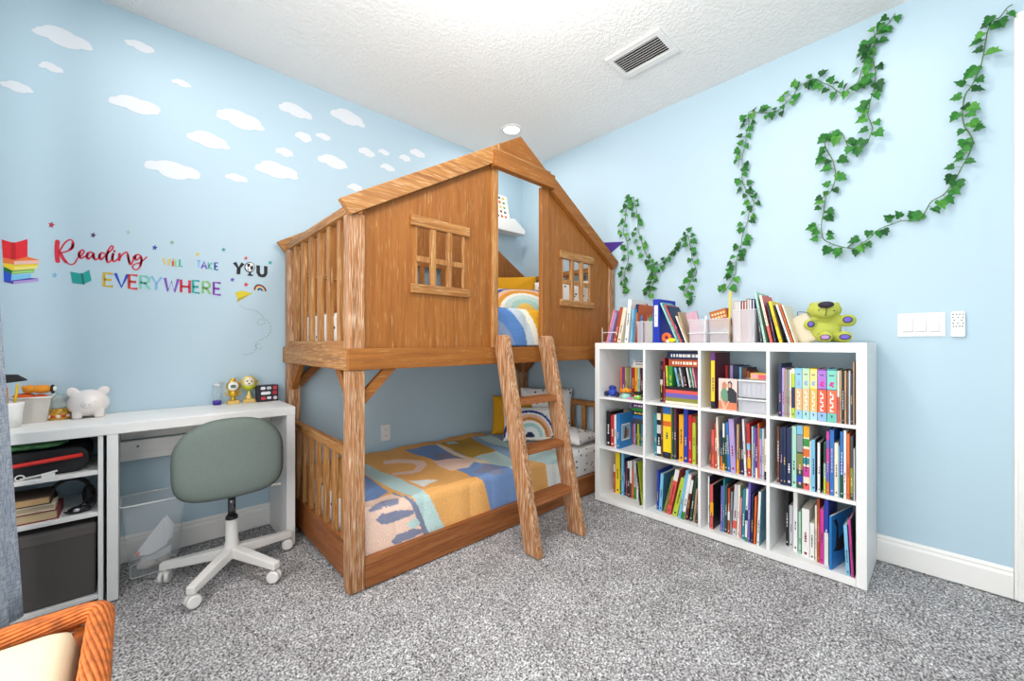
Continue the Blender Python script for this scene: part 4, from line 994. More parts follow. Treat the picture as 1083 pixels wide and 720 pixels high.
bm = BM(); ball(bm, L+Vector((0, .024, .010)), (.011, .012, .0095)); obj('wheel', bm, plain('f2f2f2', .4), t)
# clear bins
T3 = (720, 300, 10.9)
X, d, a, b, h = binbox(84, 296, 415, 'first clear plastic bin on the bookcase holding a paper roll', *T3, .03, .14)
bm = BM()
M = Matrix.Translation((X+.07, (a+b)/2+.012, ZT_+.006)) @ Euler((math.radians(-14), 0, 0)).to_matrix().to_4x4()
for k in range(3): box(bm, -.03+k*.016, -.018+k*.016, -.036+.006*k, .030+.004*k, 0, .185-.012*k, k, M)
tag(obj('craft_card', bm, [plain('c9a0b0', .8, var=.2, bscale=120), plain('c7a58c', .8, var=.25, bscale=90), plain('b9a0cf', .8)]), 'pinkish craft cards sticking out of the first clear bin', 'card')
bm = BM(); p0 = Vector((X+.02, b+.022, ZT_+.004)); tube(bm, [p0, p0+Vector((-.004, -.014, .155))], .006)
tag(obj('white_stick', bm, M_WHITE), 'white plastic stick leaning at the right side of the first clear bin', 'stick')
X, d, a, b, h = binbox(318, 556, 405, 'second clear plastic bin on the bookcase under the orange card box', *T3, .03, .14)
yc = onX(720+440/10.9, 361, X).y
M = Matrix.Translation((X+.06, yc, ZT_+.088)) @ Euler((math.radians(-14), 0, 0)).to_matrix().to_4x4()
t = thing('card_box', 'orange card box with pale lettering tilted in the second clear bin', 'box', (X+.06, yc, ZT_+.08))
bm = BM(); box(bm, -.02, .03, -.048, .046, 0, .105, 0, M); obj('carton', bm, plain('b5622a', .6), t)
bm = BM()
for j in range(2):
    for i in range(5): box(bm, -.0208, -.0198, .030-i*.016-.004, .030-i*.016+.006, .078-j*.022, .090-j*.022, 0, M)
obj('lettering', bm, plain('f0d9a8', .6), t)
bm = BM(); box(bm, -.0206, -.0199, -.030, .03, .008, .045, 0, M); obj('picture', bm, plain('8a6a18', .6), t)
bm = BM(); ball(bm, Vector((X+.045, yc+.03, ZT_+.035)), (.03, .03, .03)); ball(bm, Vector((X+.05, yc-.03, ZT_+.032)), (.032, .03, .028))
tag(obj('stuffed_toy', bm, plain('8a7a70', .9, var=.3), smooth=True), 'greyish soft toy lying at the bottom of the second clear bin', 'toy')
bm = BM(); p0 = Vector((X+.03, b+.010, ZT_+.004)); q0 = onX(720+572/10.9, 300+85/10.9, X+.03); bar(bm, p0, q0, .012, .004, up=(1, 0, 0))
tag(obj('ruler', bm, plain('ecc648', .5)), 'yellow wooden ruler standing in the second clear bin', 'ruler')
X, d, a, b, h = binbox(578, 862, 300, 'tall clear magazine bin of folders on top of the bookcase', *T3, .03, .20, False)
cols = [('tan', 'b99a86'), ('pale pink', 'e3cfc9'), ('white', 'ece8e4'), ('dark brown', '5a4438'), ('red', 'c9303c'), ('olive', '8a8f6a'), ('lilac', 'c8b4c8'), ('navy', '1f2f6a')]
for k, (n, c) in enumerate(cols):
    w = (a-b-.016)/8; y1 = a-.008-k*w
    bm = BM(); hh = h*1.0+[.055, .05, .045, .05, .05, .062, .055, .058][k]; box(bm, X+.012, X+.17, y1-w*.78, y1, ZT_+.005, ZT_+hh)
    box(bm, X+.0115, X+.0122, y1-w*.78, y1-w*.5, ZT_+.006, ZT_+hh*.98, 1)
    tag(obj('folder', bm, [plain(c, .6), plain('f1ede8', .6)]), '%s paper folder standing in the tall clear bin' % n, 'folder', 'folders in the tall clear bin')
# books leaning left beside the tall bin
T4 = (785, 300, 10.9)
for r in [(212, 232, 200, 'darkgrey', -62, .06, 'dark grey thin book leaning next to the tall clear bin'),
          (250, 276, 100, 'mint', -112, .05, 'pale mint book leaning left beside the tall clear bin'),
          (292, 304, 110, 'darkgreen', -120, .08, 'dark green large folder leaning behind the coral book'),
          (322, 352, 135, 'coral', -128, .05, 'coral and white book leaning left on top of the bookcase'),
          (372, 392, 220, 'navy', -95, .06, 'navy book leaning between the coral and yellow ones'),
          (428, 462, 205, 'yellow', -128, .05, 'bright yellow book leaning left on top of the bookcase'),
          (470, 484, 250, 'black', -110, .07, 'black thin book leaning right of the bright yellow one'),
          (534, 560, 245, 'white', -150, .05, 'white book leaning left of the orange and cream books'),
          (572, 588, 240, 'orange', -150, .05, 'orange thin book leaning left on top of the bookcase'),
          (604, 622, 245, 'cream', -150, .05, 'cream book leaning rightmost of the leaning row on the bookcase')]:
    topbook(*r, *T4, d=.19, bands=((.35, 1, 'cream'),) if r[3] == 'coral' else (), cover='2f8a48' if r[3] == 'darkgreen' else None)
# beige fabric pouch behind the bear
X = KX+.06; yc = onX(848, 361, X).y
M = Matrix.Translation((X+.06, yc, ZT_+.072)) @ Euler((math.radians(90), math.radians(22), math.radians(75))).to_matrix().to_4x4()
t = thing('fabric_pouch', 'beige fabric pouch leaning beside the green plush bear', 'pouch', (X+.06, yc, ZT_))
bm = BM(); puffy(bm, rrect(.10, .155, .03, 5), .035, lambda x, y, h: M @ Vector((x, y, h)), rings=7); obj('bag', bm, plain('d8cdb6', .9, bump=.3, bscale=300), t)
bm = BM(); p = onX(844, 330, X+.03); tube(bm, spline([p+Vector((0, .0, -.02)), p, p+Vector((0, -.035, -.004)), p+Vector((.01, -.05, -.02))], 5), .002); obj('cord', bm, plain('6a6f78'), t)
# plush bear
def bear():
    X = KX+.13; s = 1.0
    def at(x, y, dx=0): return onX(x, y, X+dx)
    base = at(873, 361); 
    t = thing('plush_bear', 'lime green plush bear with purple paw pads on the white bookcase', 'plush toy', (X, base.y, ZT_))
    m = plain('bfc55c', .95, bump=.5, bscale=500, var=.10, spec=.1); pad = plain('6d5fb8', .8); dk = plain('2f2838', .7); pk = plain('b98fc0', .8)
    u = at(873, 340).z-at(873, 341).z   # metres per photo pixel here
    bm = BM()
    c = at(872.5, 349.5); ball(bm, c, (12*u, 14*u, 12.6*u), 0, 28, 18)
    hd = at(871.5, 328.3, -.01); ball(bm, hd, (11.5*u, 15*u, 9.6*u), 0, 28, 18)
    ball(bm, at(872, 329, -.065), (6*u, 10.5*u, 7*u), 0, 24, 14)
    for p, q, r in ((at(864, 340), at(856.5, 343.3, -.045), 5.6*u), (at(882, 340), at(897.5, 338.8, -.03), 6.0*u), (at(866, 356), at(873.5, 356.0, -.10), 5.6*u), (at(880, 357), at(893.5, 356.2, -.07), 5.6*u)):
        tube(bm, [p.lerp(q, k/6) for k in range(7)], [r*(.85+.2*k/6) for k in range(7)], 14); ball(bm, q, r*1.05, 0, 18, 12)
    for v in bm.verts: v.co.z = max(v.co.z, ZT_+.0005)
    o = obj('body', bm, m, t, smooth=True)
    md = o.modifiers.new('weld', 'REMESH'); md.mode = 'VOXEL'; md.voxel_size = .0045; md.use_smooth_shade = True
    md = o.modifiers.new('smooth', 'SMOOTH'); md.factor = .5; md.iterations = 6
    bm = BM(); ball(bm, at(873.5, 322.2, -.104), (4*u, 6.8*u, 3.4*u), 0, 20, 12); obj('nose', bm, dk, t)
    bm = BM(); a = at(874, 325.5, -.105); tube(bm, [a, at(874, 329.5, -.108), at(872.8, 334, -.104)], .0018, 6); obj('mouth_stitch', bm, dk, t)
    for x_, y_ in ((866, 328), (882, 328.5)):
        bm = BM(); ball(bm, at(x_, y_, -.098), (.003, .0035, .003), 0, 10, 6); obj('eye', bm, dk, t)
    for x_ in (859.5, 884.5):
        bm = BM(); ball(bm, at(x_, 322.5, .03), (2.2*u, 3.0*u, 3.0*u), 0, 16, 10); obj('ear', bm, m, t)
    for x_, y_, dx, w_, h_, mm in ((857.6, 342.8, -.074, 2.5, 2.8, pad), (896.5, 338, -.062, 3.2, 2.7, pad), (872.8, 356.6, -.13, 3.6, 2.2, pk), (893.5, 356.3, -.101, 3.8, 2.3, pad)):
        bm = BM(); ball(bm, at(x_, y_, dx), (1.3*u, (w_+.8)*u, (h_+.7)*u), 0, 18, 10); o = obj('paw_pad', bm, dk, t)
        bm = BM(); ball(bm, at(x_, y_, dx-.004), (1.2*u, w_*u, h_*u), 0, 18, 10); obj('pad_centre', bm, mm, o)
    bm = BM(); p = at(886, 344, -.01); tube(bm, spline([p, at(890, 352, -.01), at(893, 347, -.01)], 5), .002); obj('tag', bm, plain('d8e0d8'), t)
bear()
# ================================================================== IVY GARLANDS ON THE RIGHT WALL
RI = random.Random(21)
M_IVY = [plain('2b6a2a', .55, spec=.3, var=.25, bscale=60), plain('357d30', .55, spec=.3, var=.25, bscale=60), plain('1f5223', .55, spec=.3, var=.2, bscale=60), plain('4e9136', .55, spec=.3, var=.2, bscale=60)]
LEAF = [(0, 0), (.16, -.10), (.40, -.06), (.50, .18), (.36, .34), (.44, .52), (.22, .60), (.0, 1.0), (-.22, .60), (-.44, .52), (-.36, .34), (-.50, .18), (-.40, -.06), (-.16, -.10)]
def leaf(bm, M, s, mi):
    fold = RI.uniform(.15, .45); curl = RI.uniform(-.25, .15)
    V = lambda p: M @ Vector((p[0]*s, p[1]*s, (abs(p[0])*fold+curl*p[1]*p[1])*s))
    mid = [bm.verts.new(V((0, t))) for t in (0, .3, .6, 1.0)]
    for sg in (1, -1):
        R = [bm.verts.new(V((sg*p[0], p[1]))) for p in LEAF[1:7]]
        for vs in ((mid[0], R[0], R[1], mid[1]), (mid[1], R[1], R[2], R[3]), (mid[1], R[3], R[4], mid[2]), (mid[2], R[4], R[5]), (mid[2], R[5], mid[3])):
            f = bm.faces.new(vs if sg > 0 else vs[::-1]); f.material_index = mi; f.smooth = False
def garland(label, px, dens, group, off=.022, jit=.030, s0=.036, s1=.058):
    P3 = [onX(640+x/2.117, y/2.117, XW-off) for x, y in px]
    sp = spline(P3, 8)
    for i, p in enumerate(sp): p.x = XW-off+.010*math.sin(i*.7); 
    t = thing('ivy_garland', label, 'garland', sp[len(sp)//2], group)
    bm = BM(); tube(bm, sp, .0022, 6)
    lb = BM()
    tot = sum((b-a).length for a, b in zip(sp, sp[1:])); n = int(tot*dens); step = tot/n; acc = 0; nxt = step*.5
    for a, b in zip(sp, sp[1:]):
        L = (b-a).length
        while nxt < acc+L:
            q = a.lerp(b, (nxt-acc)/L); d = (b-a).normalized(); side = Vector((0, d.z, -d.y))
            sg = RI.choice((-1, 1)); r = q+side*sg*RI.uniform(.006, jit)+d*RI.uniform(-.01, .01)+Vector((-RI.uniform(0, .026), 0, 0))
            tube(bm, [q, q.lerp(r, .5)+Vector((-.004, 0, 0)), r], .0011, 4)
            # leaf plane faces the room; tip hangs outward and down
            ty = side*sg*RI.uniform(.2, 1)+d*RI.uniform(-.5, .5)+Vector((0, 0, -RI.uniform(.1, .9))); ty.x = RI.uniform(-.25, .2); ty.normalize()
            nz = Vector((-1, RI.uniform(-.75, .6), RI.uniform(-.35, .7))); nz = (nz-ty*nz.dot(ty)).normalized(); tx = ty.cross(nz)
            M = Matrix(((tx.x, ty.x, nz.x, r.x), (tx.y, ty.y, nz.y, r.y), (tx.z, ty.z, nz.z, r.z), (0, 0, 0, 1)))
            leaf(lb, M, RI.uniform(s0, s1), RI.choice((0, 0, 1, 1, 2, 3)))
            nxt += step*RI.uniform(.55, 1.45)
        acc += L
    for v in lb.verts: v.co.x = min(v.co.x, XW-.002)
    obj('vine', bm, plain('5d7a3c', .7), t); obj('leaves', lb, M_IVY, t)
G = 'ivy garlands on the right wall'
garland('short ivy garland looping beside the bed, above the bookcase\'s left end', [(38, 655), (47, 600), (52, 560), (42, 520), (46, 480), (63, 440), (72, 490), (80, 540), (95, 575), (108, 620), (98, 662), (118, 600), (145, 570), (165, 540), (186, 527), (192, 565), (203, 610), (186, 640), (178, 662), (204, 664)], 44, G, s0=.028, s1=.046)
garland('ivy garland climbing in steps from the bookcase to the ceiling', [(262, 655), (285, 628), (296, 580), (308, 530), (322, 480), (332, 450), (312, 420), (306, 380), (312, 330), (320, 285), (325, 250), (365, 254), (400, 238), (430, 200), (460, 178), (492, 186), (530, 207), (562, 185), (578, 150), (584, 100), (615, 70), (650, 32)], 44, G, s0=.028, s1=.049)
garland('long ivy garland hanging in a big loop toward the door trim', [(604, 78), (600, 130), (606, 170), (596, 220), (588, 255), (598, 290), (580, 325), (545, 326), (528, 296), (500, 300), (494, 330), (512, 365), (514, 410), (496, 440), (488, 480), (486, 530), (515, 548), (555, 556), (582, 540), (620, 510), (665, 495), (705, 488), (728, 455), (765, 428), (790, 390), (812, 350), (824, 315), (806, 285), (800, 250), (808, 210), (832, 172), (846, 128), (852, 92), (862, 55), (885, 35), (912, 8)], 34, G, s0=.032, s1=.057)
garland_bits = None

# ================================================================== DECALS ON THE BACK WALL
YD = YW-.0006
def wp(x, y, k=0): 
    p = onY(x, y, YW); return (p.x, p.z)
def sticker(name, polys, col, parent=None, k=0, loc=None, th=.0008):
    bm = BM()
    for pts in polys: prism(bm, [wp(*p) for p in pts], 'Y', YD-th-k*.0005, YD)
    return obj(name, bm, plain(col, .6), parent)
def cloud_outline(w, h, seed):
    r = random.Random(seed)
    n = 4 if w > .2 else 3
    C = [(-.30, -.02, .24), (-.06, .16, .32), (.20, .08, .28), (.36, -.08, .16), (-.42, -.14, .13), (.02, -.12, .30)]
    C = [(a+r.uniform(-.04, .04), b+r.uniform(-.05, .05), c*r.uniform(.9, 1.1)) for a, b, c in C]
    pts = []
    for i in range(72):
        t = 2*PI*i/72; dx, dy = math.cos(t), math.sin(t); best = 0
        for a, b, c in C:
            # ray-circle in squashed space
            B = a*dx+b*dy; D = B*B-(a*a+b*b-c*c)
            if D > 0: best = max(best, B+math.sqrt(D))
        pts.append((dx*best, dy*best))
    lo = [min(p[i] for p in pts) for i in (0, 1)]; hi = [max(p[i] for p in pts) for i in (0, 1)]
    return [((p[0]-(lo[0]+hi[0])/2)/(hi[0]-lo[0])*w, (p[1]-(lo[1]+hi[1])/2)/(hi[1]-lo[1])*h) for p in pts]
CL = [(67, 40, 65, 19, 'large white cloud decal highest at the left end of the blue wall'), (148, 49, 32, 10, 'small white cloud decal near the ceiling, right of the large highest one'),
 (54, 71, 27, 9, 'small white cloud decal just below the large highest one'), (18, 92, 36, 11, 'white cloud decal at the far left edge of the blue wall'),
 (143, 111, 55, 16, 'white cloud decal above the word READING, in the middle of the left group'), (192, 88, 21, 7, 'tiny white cloud decal right of the left group, high up'),
 (255, 127, 51, 18, 'large bumpy white cloud decal between the left and right cloud groups'), (221, 148, 46, 16, 'white cloud decal just below and left of the large bumpy one'),
 (183, 180, 60, 18, 'lowest large white cloud decal, above the words of the wall quote'), (250, 188, 24, 8, 'small white cloud decal right of the lowest large one'),
 (313, 117, 36, 13, 'white cloud decal near the ceiling left of the topmost right cloud'), (368, 124, 37, 15, 'topmost right white cloud decal close to the ceiling line'),
 (321, 145, 18, 10, 'small white cloud decal, left of a pair in the right cloud group'), (342, 144.5, 16, 7, 'small white cloud decal, right of a pair in the right cloud group'),
 (301, 161, 19, 9, 'small white cloud decal directly above the low cloud left of the bed roof'), (293, 180, 46, 16, 'large low white cloud decal left of the bed roof'),
 (352, 171, 32, 13, 'white cloud decal above the left slope of the bed roof'), (388, 161, 18, 9, 'first of five small white cloud decals along the bed roof'),
 (406, 161, 12, 6, 'tiny second of five small white cloud decals along the bed roof'), (410, 177, 16, 7, 'lowest of five small white cloud decals touching the bed roof'),
 (428, 167, 12, 7, 'fourth of five small white cloud decals along the bed roof'), (441.5, 162, 16, 8, 'rightmost of five small white cloud decals along the bed roof'),
 (375, 198, 16, 8, 'small white cloud decal just above the eave end of the bed roof')]
for i, (x, y, w, h, lab) in enumerate(CL):
    c = onY(x, y, YW); W = onY(x+w/2, y, YW).x-onY(x-w/2, y, YW).x; H = onY(x, y-h/2, YW).z-onY(x, y+h/2, YW).z
    bm = BM(); prism(bm, [(c.x+p[0], c.z+p[1]) for p in cloud_outline(W, H, i)], 'Y', YD-.0008, YD)
    tag(obj('cloud_decal', bm, plain('e4e7ec', .6)), lab, 'wall decal', 'cloud decals on the blue wall')
def stroke_poly(pts, w):
    """ribbon outline along a polyline, in wall metres"""
    L, R = [], []
    n = len(pts)
    for i, p in enumerate(pts):
        a = Vector(pts[max(i-1, 0)]); b = Vector(pts[min(i+1, n-1)]); d = (b-a).normalized(); nrm = Vector((-d.y, d.x))
        ww = w[i] if isinstance(w, list) else w
        L.append(Vector(p)+nrm*ww/2); R.append(Vector(p)-nrm*ww/2)
    return L, R
def strokes(name, lines, col, parent, width, k=0, smooth=False, label=None):
    bm = BM()
    for ln in lines:
        w = width*.40
        if isinstance(ln, tuple): ln, w = ln; w *= .35
        pts = [Vector(wp(*p)) for p in ln]
        if smooth: pts = [Vector((q.x, q.y)) for q in spline([(p.x, p.y, 0) for p in pts], 5)]
        if len(pts) == 2: pts = [pts[0], pts[0].lerp(pts[1], .5), pts[1]]
        L, R = stroke_poly(pts, w)
        for y in (YD-.0008-k*.0004,):
            for i in range(len(pts)-1):
                q = [bm.verts.new((v.x, y, v.y)) for v in (L[i], L[i+1], R[i+1], R[i])]; 
                try: bm.faces.new(q)
                except Exception: pass
        for p in ((pts[0]), (pts[-1])) if smooth else ():
            A = [bm.verts.new((p.x+w/2*math.cos(a*PI/5), y-.0001, p.y+w/2*math.sin(a*PI/5))) for a in range(10)]; bm.faces.new(A)
    bmesh.ops.remove_doubles(bm, verts=bm.verts, dist=1e-6)
    o = obj(name, bm, plain(col, .6), parent)
    md = o.modifiers.new('thickness', 'SOLIDIFY'); md.thickness = .0006; md.offset = 0
    if label: o['label'] = label
    return o
def wloc(x, y): p = onY(x, y, YW); return (p.x, YW, p.z)
def zz(ox, oy, s, pts): return [(ox+x/s, oy+y/s) for x, y in pts]
z1 = lambda *p: zz(50, 235, 9, p)
t = thing('word_decal', 'red script wall decal reading Reading', 'wall decal', wloc(105, 285), 'words of the wall quote')
thin, thk = .013, .026
strokes('letters', [(z1((98, 182), (92, 240), (93, 300), (100, 372)), .045), (z1((112, 290), (135, 245), (170, 195), (212, 166), (240, 178), (246, 215), (228, 252), (185, 278), (128, 288)), .017),
  (z1((245, 195), (240, 235), (215, 262)), .03), (z1((125, 290), (145, 335), (178, 378)), .034), (z1((178, 378), (220, 402), (262, 388), (290, 340), (330, 312), (350, 280), (335, 262), (308, 285), (300, 320), (322, 345), (368, 318)), .016), (z1((312, 280), (303, 315), (318, 340)), .028),
  (z1((440, 295), (405, 282), (376, 312), (384, 348), (418, 330), (442, 292), (440, 330), (462, 358), (505, 325)), .017), (z1((392, 292), (378, 325), (392, 348)), .028), (z1((440, 300), (444, 340), (458, 352)), .026),
  (z1((556, 305), (520, 288), (494, 320), (510, 358), (545, 325), (600, 275), (628, 240), (612, 224), (582, 262), (562, 330), (575, 385), (612, 360)), .017), (z1((508, 298), (497, 325), (510, 350)), .028), (z1((580, 270), (565, 330), (572, 378)), .026),
  (z1((628, 300), (618, 345), (634, 376), (672, 348)), .018), (z1((628, 300), (618, 345), (626, 368)), .028), (z1((638, 272), (642, 278)), .024),
  (z1((688, 300), (684, 362)), .028), (z1((686, 352), (715, 308), (752, 284), (768, 305), (775, 360), (792, 404), (815, 370), (822, 325)), .018), (z1((766, 305), (776, 360), (790, 398)), .028),
  (z1((890, 322), (862, 305), (834, 332), (845, 362), (880, 335), (892, 318), (896, 370), (880, 425), (845, 452), (812, 430), (828, 402), (890, 380), (945, 332)), .017), (z1((894, 330), (896, 370), (884, 418)), .028), (z1((846, 312), (835, 335), (846, 358)), .026)],
  'd62c42', t, .02, smooth=True)
FONT = {'E': [[(1, 0), (0, 0), (0, 1), (1, 1)], [(0, .5), (.85, .5)]], 'V': [[(0, 0), (.5, 1), (1, 0)]], 'R': [[(0, 1), (0, 0), (.6, 0), (.9, .15), (.9, .38), (.6, .52), (0, .52)], [(.4, .52), (1, 1)]],
 'Y': [[(0, 0), (.5, .5), (1, 0)], [(.5, .5), (.45, 1)]], 'W': [[(0, 0), (.22, 1), (.5, .2), (.72, 1), (1, 0)]], 'H': [[(0, 0), (0, 1)], [(1, 0), (1, 1)], [(0, .52), (1, .52)]],
 'I': [[(.5, .3), (.5, 1)]], 'L': [[(0, 0), (0, 1), (1, 1)]], 'T': [[(0, 0), (1, 0)], [(.5, 0), (.5, 1)]], 'A': [[(0, 1), (.5, 0), (1, 1)], [(.2, .65), (.8, .65)]], 'K': [[(0, 0), (0, 1)], [(.95, 0), (.05, .55), (1, 1)]],
 'U': [[(0, 0), (0, .7), (.2, .95), (.5, 1), (.8, .95), (1, .7), (1, 0)]]}
def word(label, loc, items, width, group='words of the wall quote'):
    t = thing('word_decal', label, 'wall decal', loc, group)
    for ch, (x0, y0, x1, y1), col, cn in items:
        sl = .10
        strokes('letter', [[(x0+(x1-x0)*a, y0+(y1-y0)*b+sl*(x1-x0)*(a-.5)) for a, b in ln] for ln in FONT[ch]], col, t, width, label='%s letter %s' % (cn, ch))
    return t
word('wall decal word EVERYWHERE in multicoloured capitals', wloc(170, 300), [('E', (110, 289, 119.5, 302.5), 'd3b13a', 'yellow'), ('V', (122, 289.5, 135, 303.5), '2747c0', 'blue'), ('E', (136.5, 291, 145.5, 305), 'd23c3a', 'red'), ('R', (148.5, 292, 158.5, 305.5), '7fc9ba', 'mint'), ('Y', (160, 292.5, 171, 306.5), '86b8dc', 'light blue'),
  ('W', (174.5, 294.5, 188.5, 308.5), '7a52b8', 'purple'), ('H', (191.5, 296, 200.5, 309.5), 'cf3046', 'red'), ('E', (204, 297, 211, 309.5), '2aa39c', 'teal'), ('R', (214.5, 298, 222.5, 310.5), '8cbf7a', 'green'), ('E', (226, 299, 233.5, 311.5), '8a3fae', 'magenta')], .030)
w_ = word('small wall decal word WILL in yellow, red and green', wloc(183, 278), [('W', (172.8, 273, 180, 280.5), 'e0c85a', 'yellow'), ('I', (181.6, 273.5, 184.2, 281.5), 'd8503a', 'red'), ('L', (185.5, 274.5, 188.5, 281.5), '9cc88a', 'green'), ('L', (190, 274.5, 193, 281.5), '3aa89c', 'teal')], .021)
strokes('dot', [[(182.4, 274.2), (183.6, 274.4)]], 'd8503a', w_, .018)
word('small wall decal word TAKE in blue and purple', wloc(219, 280), [('T', (208, 275.5, 212.3, 283), '8fc0e6', 'light blue'), ('A', (213, 276.5, 218.6, 284), '7a5cc8', 'purple'), ('K', (220.5, 277.5, 224.6, 284.8), '6fbdb0', 'mint'), ('E', (227.2, 278, 230.6, 285.2), '2f4a9c', 'dark blue')], .020)
t = word('bold black wall decal word YOU with a globe for its O', wloc(264, 285), [('Y', (248, 278, 257, 290), '26252c', 'black'), ('U', (273, 281, 281, 291.8), '26252c', 'black')], .048)
def disc(cx, cy, r, n=20, sq=1.0): return [(cx+r*math.cos(2*PI*i/n), cy+r*sq*math.sin(2*PI*i/n)) for i in range(n)]
o = sticker('globe', [disc(264, 282.6, 5.6)], '26252c', t, 0); sticker('globe_sea', [disc(264.2, 282.4, 4.7)], 'e8eaee', o, 1)
sticker('globe_land', [[(261, 279), (264, 278.6), (264.5, 281), (262, 283)], [(264.5, 282), (267.5, 280.5), (268, 284), (265.5, 286.5)], [(261, 284), (263, 284.5), (262.6, 286.5)]], '26252c', o, 2)
sticker('globe_stand', [[(263.2, 287.5), (265.4, 287.8), (265.4, 290), (267.6, 290.6), (267.4, 292), (261.6, 291.3), (261.8, 290), (263.2, 289.8)]], '26252c', t, 0)
STARS = [(54.4, 237.8, 3.8, 'b0303f', 'dark red star decal highest at the left'), (98.6, 248.6, 3.4, '5a3468', 'purple star decal above the script word'), (135.6, 245.6, 3.0, '8fc8b4', 'pale mint star decal above the end of the script word'), (57.8, 291, 3.4, '7fb8d4', 'light blue star decal left of the teal book decal'),
 (163.6, 261.8, 3.2, '2a4a9c', 'dark blue star decal right of the script word'), (182, 256.4, 2.6, '8aa890', 'grey green star decal above WILL'), (209, 268.7, 2.8, 'd8c46a', 'yellow star decal above TAKE'), (236.4, 264, 2.6, '2f8f9a', 'teal star decal between TAKE and YOU, above'), (260, 273, 2.4, 'd0504a', 'small red star decal above the globe'),
 (285.7, 277.7, 2.4, '2aa0a0', 'teal star decal right of YOU beside the bed'), (245.7, 295.7, 2.6, '6a50b0', 'violet star decal left below YOU'), (260.3, 301, 2.8, 'd0384a', 'red star decal above the paper plane decal')]
for x, y, r, c, lab in STARS:
    pts = [(x+(r if i % 2 == 0 else r*.45)*math.sin(i*PI/5+.2)*1.05, y-(r if i % 2 == 0 else r*.45)*math.cos(i*PI/5+.2)) for i in range(10)]
    tag(sticker('star_decal', [pts], c), lab, 'wall decal', 'star decals around the wall quote')
z2 = lambda *p: zz(150, 245, 7.736, p)
t = thing('rainbow_decal', 'small rainbow wall decal below the word YOU', 'wall decal', wloc(275, 306))
for k, (r0, r1, c) in enumerate(((6.8, 5.6, '3a3038'), (5.6, 4.6, 'd86a3a'), (4.6, 3.6, 'e8d8a8'), (3.6, 2.6, '6fa8b8'), (2.6, 1.2, '2f3f6a'))):
    ang = [PI+.1-i*(PI)/14 for i in range(15)]
    C = lambda r, a: (275.2+r*math.cos(a), 307.4-r*.98*math.sin(a)+.22*r*math.cos(a))
    sticker('rainbow_band', [[C(r0, a) for a in ang]+[C(r1, a) for a in ang[::-1]]], c, t, 0)
t = thing('paper_plane_decal', 'yellow paper plane wall decal', 'wall decal', wloc(257, 312))
sticker('wing', [z2((760, 500), (815, 482), (905, 503), (785, 545))], 'd8c832', t, 0); sticker('fold', [z2((785, 545), (905, 503), (775, 578))], 'b8a82a', t, 0)
t6 = lambda *p: zz(235, 260, 6, p)
tr = spline([(*p, 0) for p in t6((110, 378), (150, 398), (210, 412), (250, 440), (268, 465), (300, 490), (308, 530), (290, 570), (250, 592), (215, 615), (215, 650), (185, 680), (150, 690), (115, 683))], 6)
tr2 = [Vector((*p, 0)) for p in t6(*[(245+22*math.cos(a*PI/8), 485+18*math.sin(a*PI/8)) for a in range(17)])]
tr3 = [Vector((*p, 0)) for p in t6(*[(232+22*math.cos(a*PI/8), 637+16*math.sin(a*PI/8)) for a in range(17)])]
dash = []
for T_ in (tr, tr2, tr3):
    q = resample(T_, .35)
    for i in range(0, len(q)-5, 8): dash.append([(q[i+j].x, q[i+j].y) for j in (0, 2, 4)])
o = strokes('dashed_trail_decal', dash, '9fb4b4', None, .016); tag(o, 'pale dashed loop trail decal behind the yellow paper plane', 'wall decal')
t = thing('open_book_decal', 'teal open book wall decal left of the word EVERYWHERE', 'wall decal', wloc(85, 293))
sticker('page', [z1((217, 470), (262, 478), (332, 488), (345, 590), (240, 578))], '1f9a94', t, 0); sticker('page', [z1((332, 488), (400, 452), (423, 553), (345, 590))], '23a39c', t, 0); sticker('spine', [z1((320, 484), (340, 486), (358, 592), (335, 590))], '12706c', t, 1)
z3 = lambda *p: zz(0, 230, 9, p)
t = thing('book_stack_decal', 'wall decal of a rainbow book stack with a red open book on top', 'wall decal', wloc(21, 275))
for nm, c, k, pts in (('red_cover', 'e5232f', 1, z3((16, 208), (115, 238), (115, 400), (28, 380))), ('red_spine', 'c4141f', 2, z3((105, 236), (150, 238), (150, 402), (105, 398))), ('red_cover', 'e5232f', 1, z3((150, 238), (262, 205), (262, 372), (150, 402))),
  ('orange_cover', 'ee7a3a', 0, z3((28, 380), (260, 372), (380, 405), (130, 445), (30, 432))), ('pink_pages', 'f0c0b4', 1, z3((134, 416), (375, 406), (375, 436), (136, 450))), ('yellow_cover', 'f0d02a', 0, z3((30, 432), (130, 448), (362, 440), (356, 482), (130, 512), (34, 466))), ('yellow_pages', 'efe07a', 1, z3((132, 470), (358, 458), (352, 484), (132, 506))),
  ('dark_green_spine', '10703a', 0, z3((34, 466), (112, 500), (112, 538), (34, 504))), ('green_cover', '6ab83a', 0, z3((112, 505), (326, 490), (326, 522), (112, 538))), ('green_pages', 'a9d880', 1, z3((116, 514), (322, 500), (322, 516), (116, 532))),
  ('blue_spine', '1f50c8', 0, z3((34, 504), (110, 540), (106, 604), (36, 604))), ('blue_pages', '7fc8ee', 0, z3((108, 548), (296, 534), (296, 576), (106, 600))), ('purple_cover', '4a3aa8', 0, z3((36, 604), (106, 601), (290, 575), (370, 582), (126, 632), (38, 612))), ('purple_pages', 'b49ad8', 1, z3((128, 606), (368, 584), (368, 606), (130, 631)))):
    sticker(nm, [pts], c, t, k)
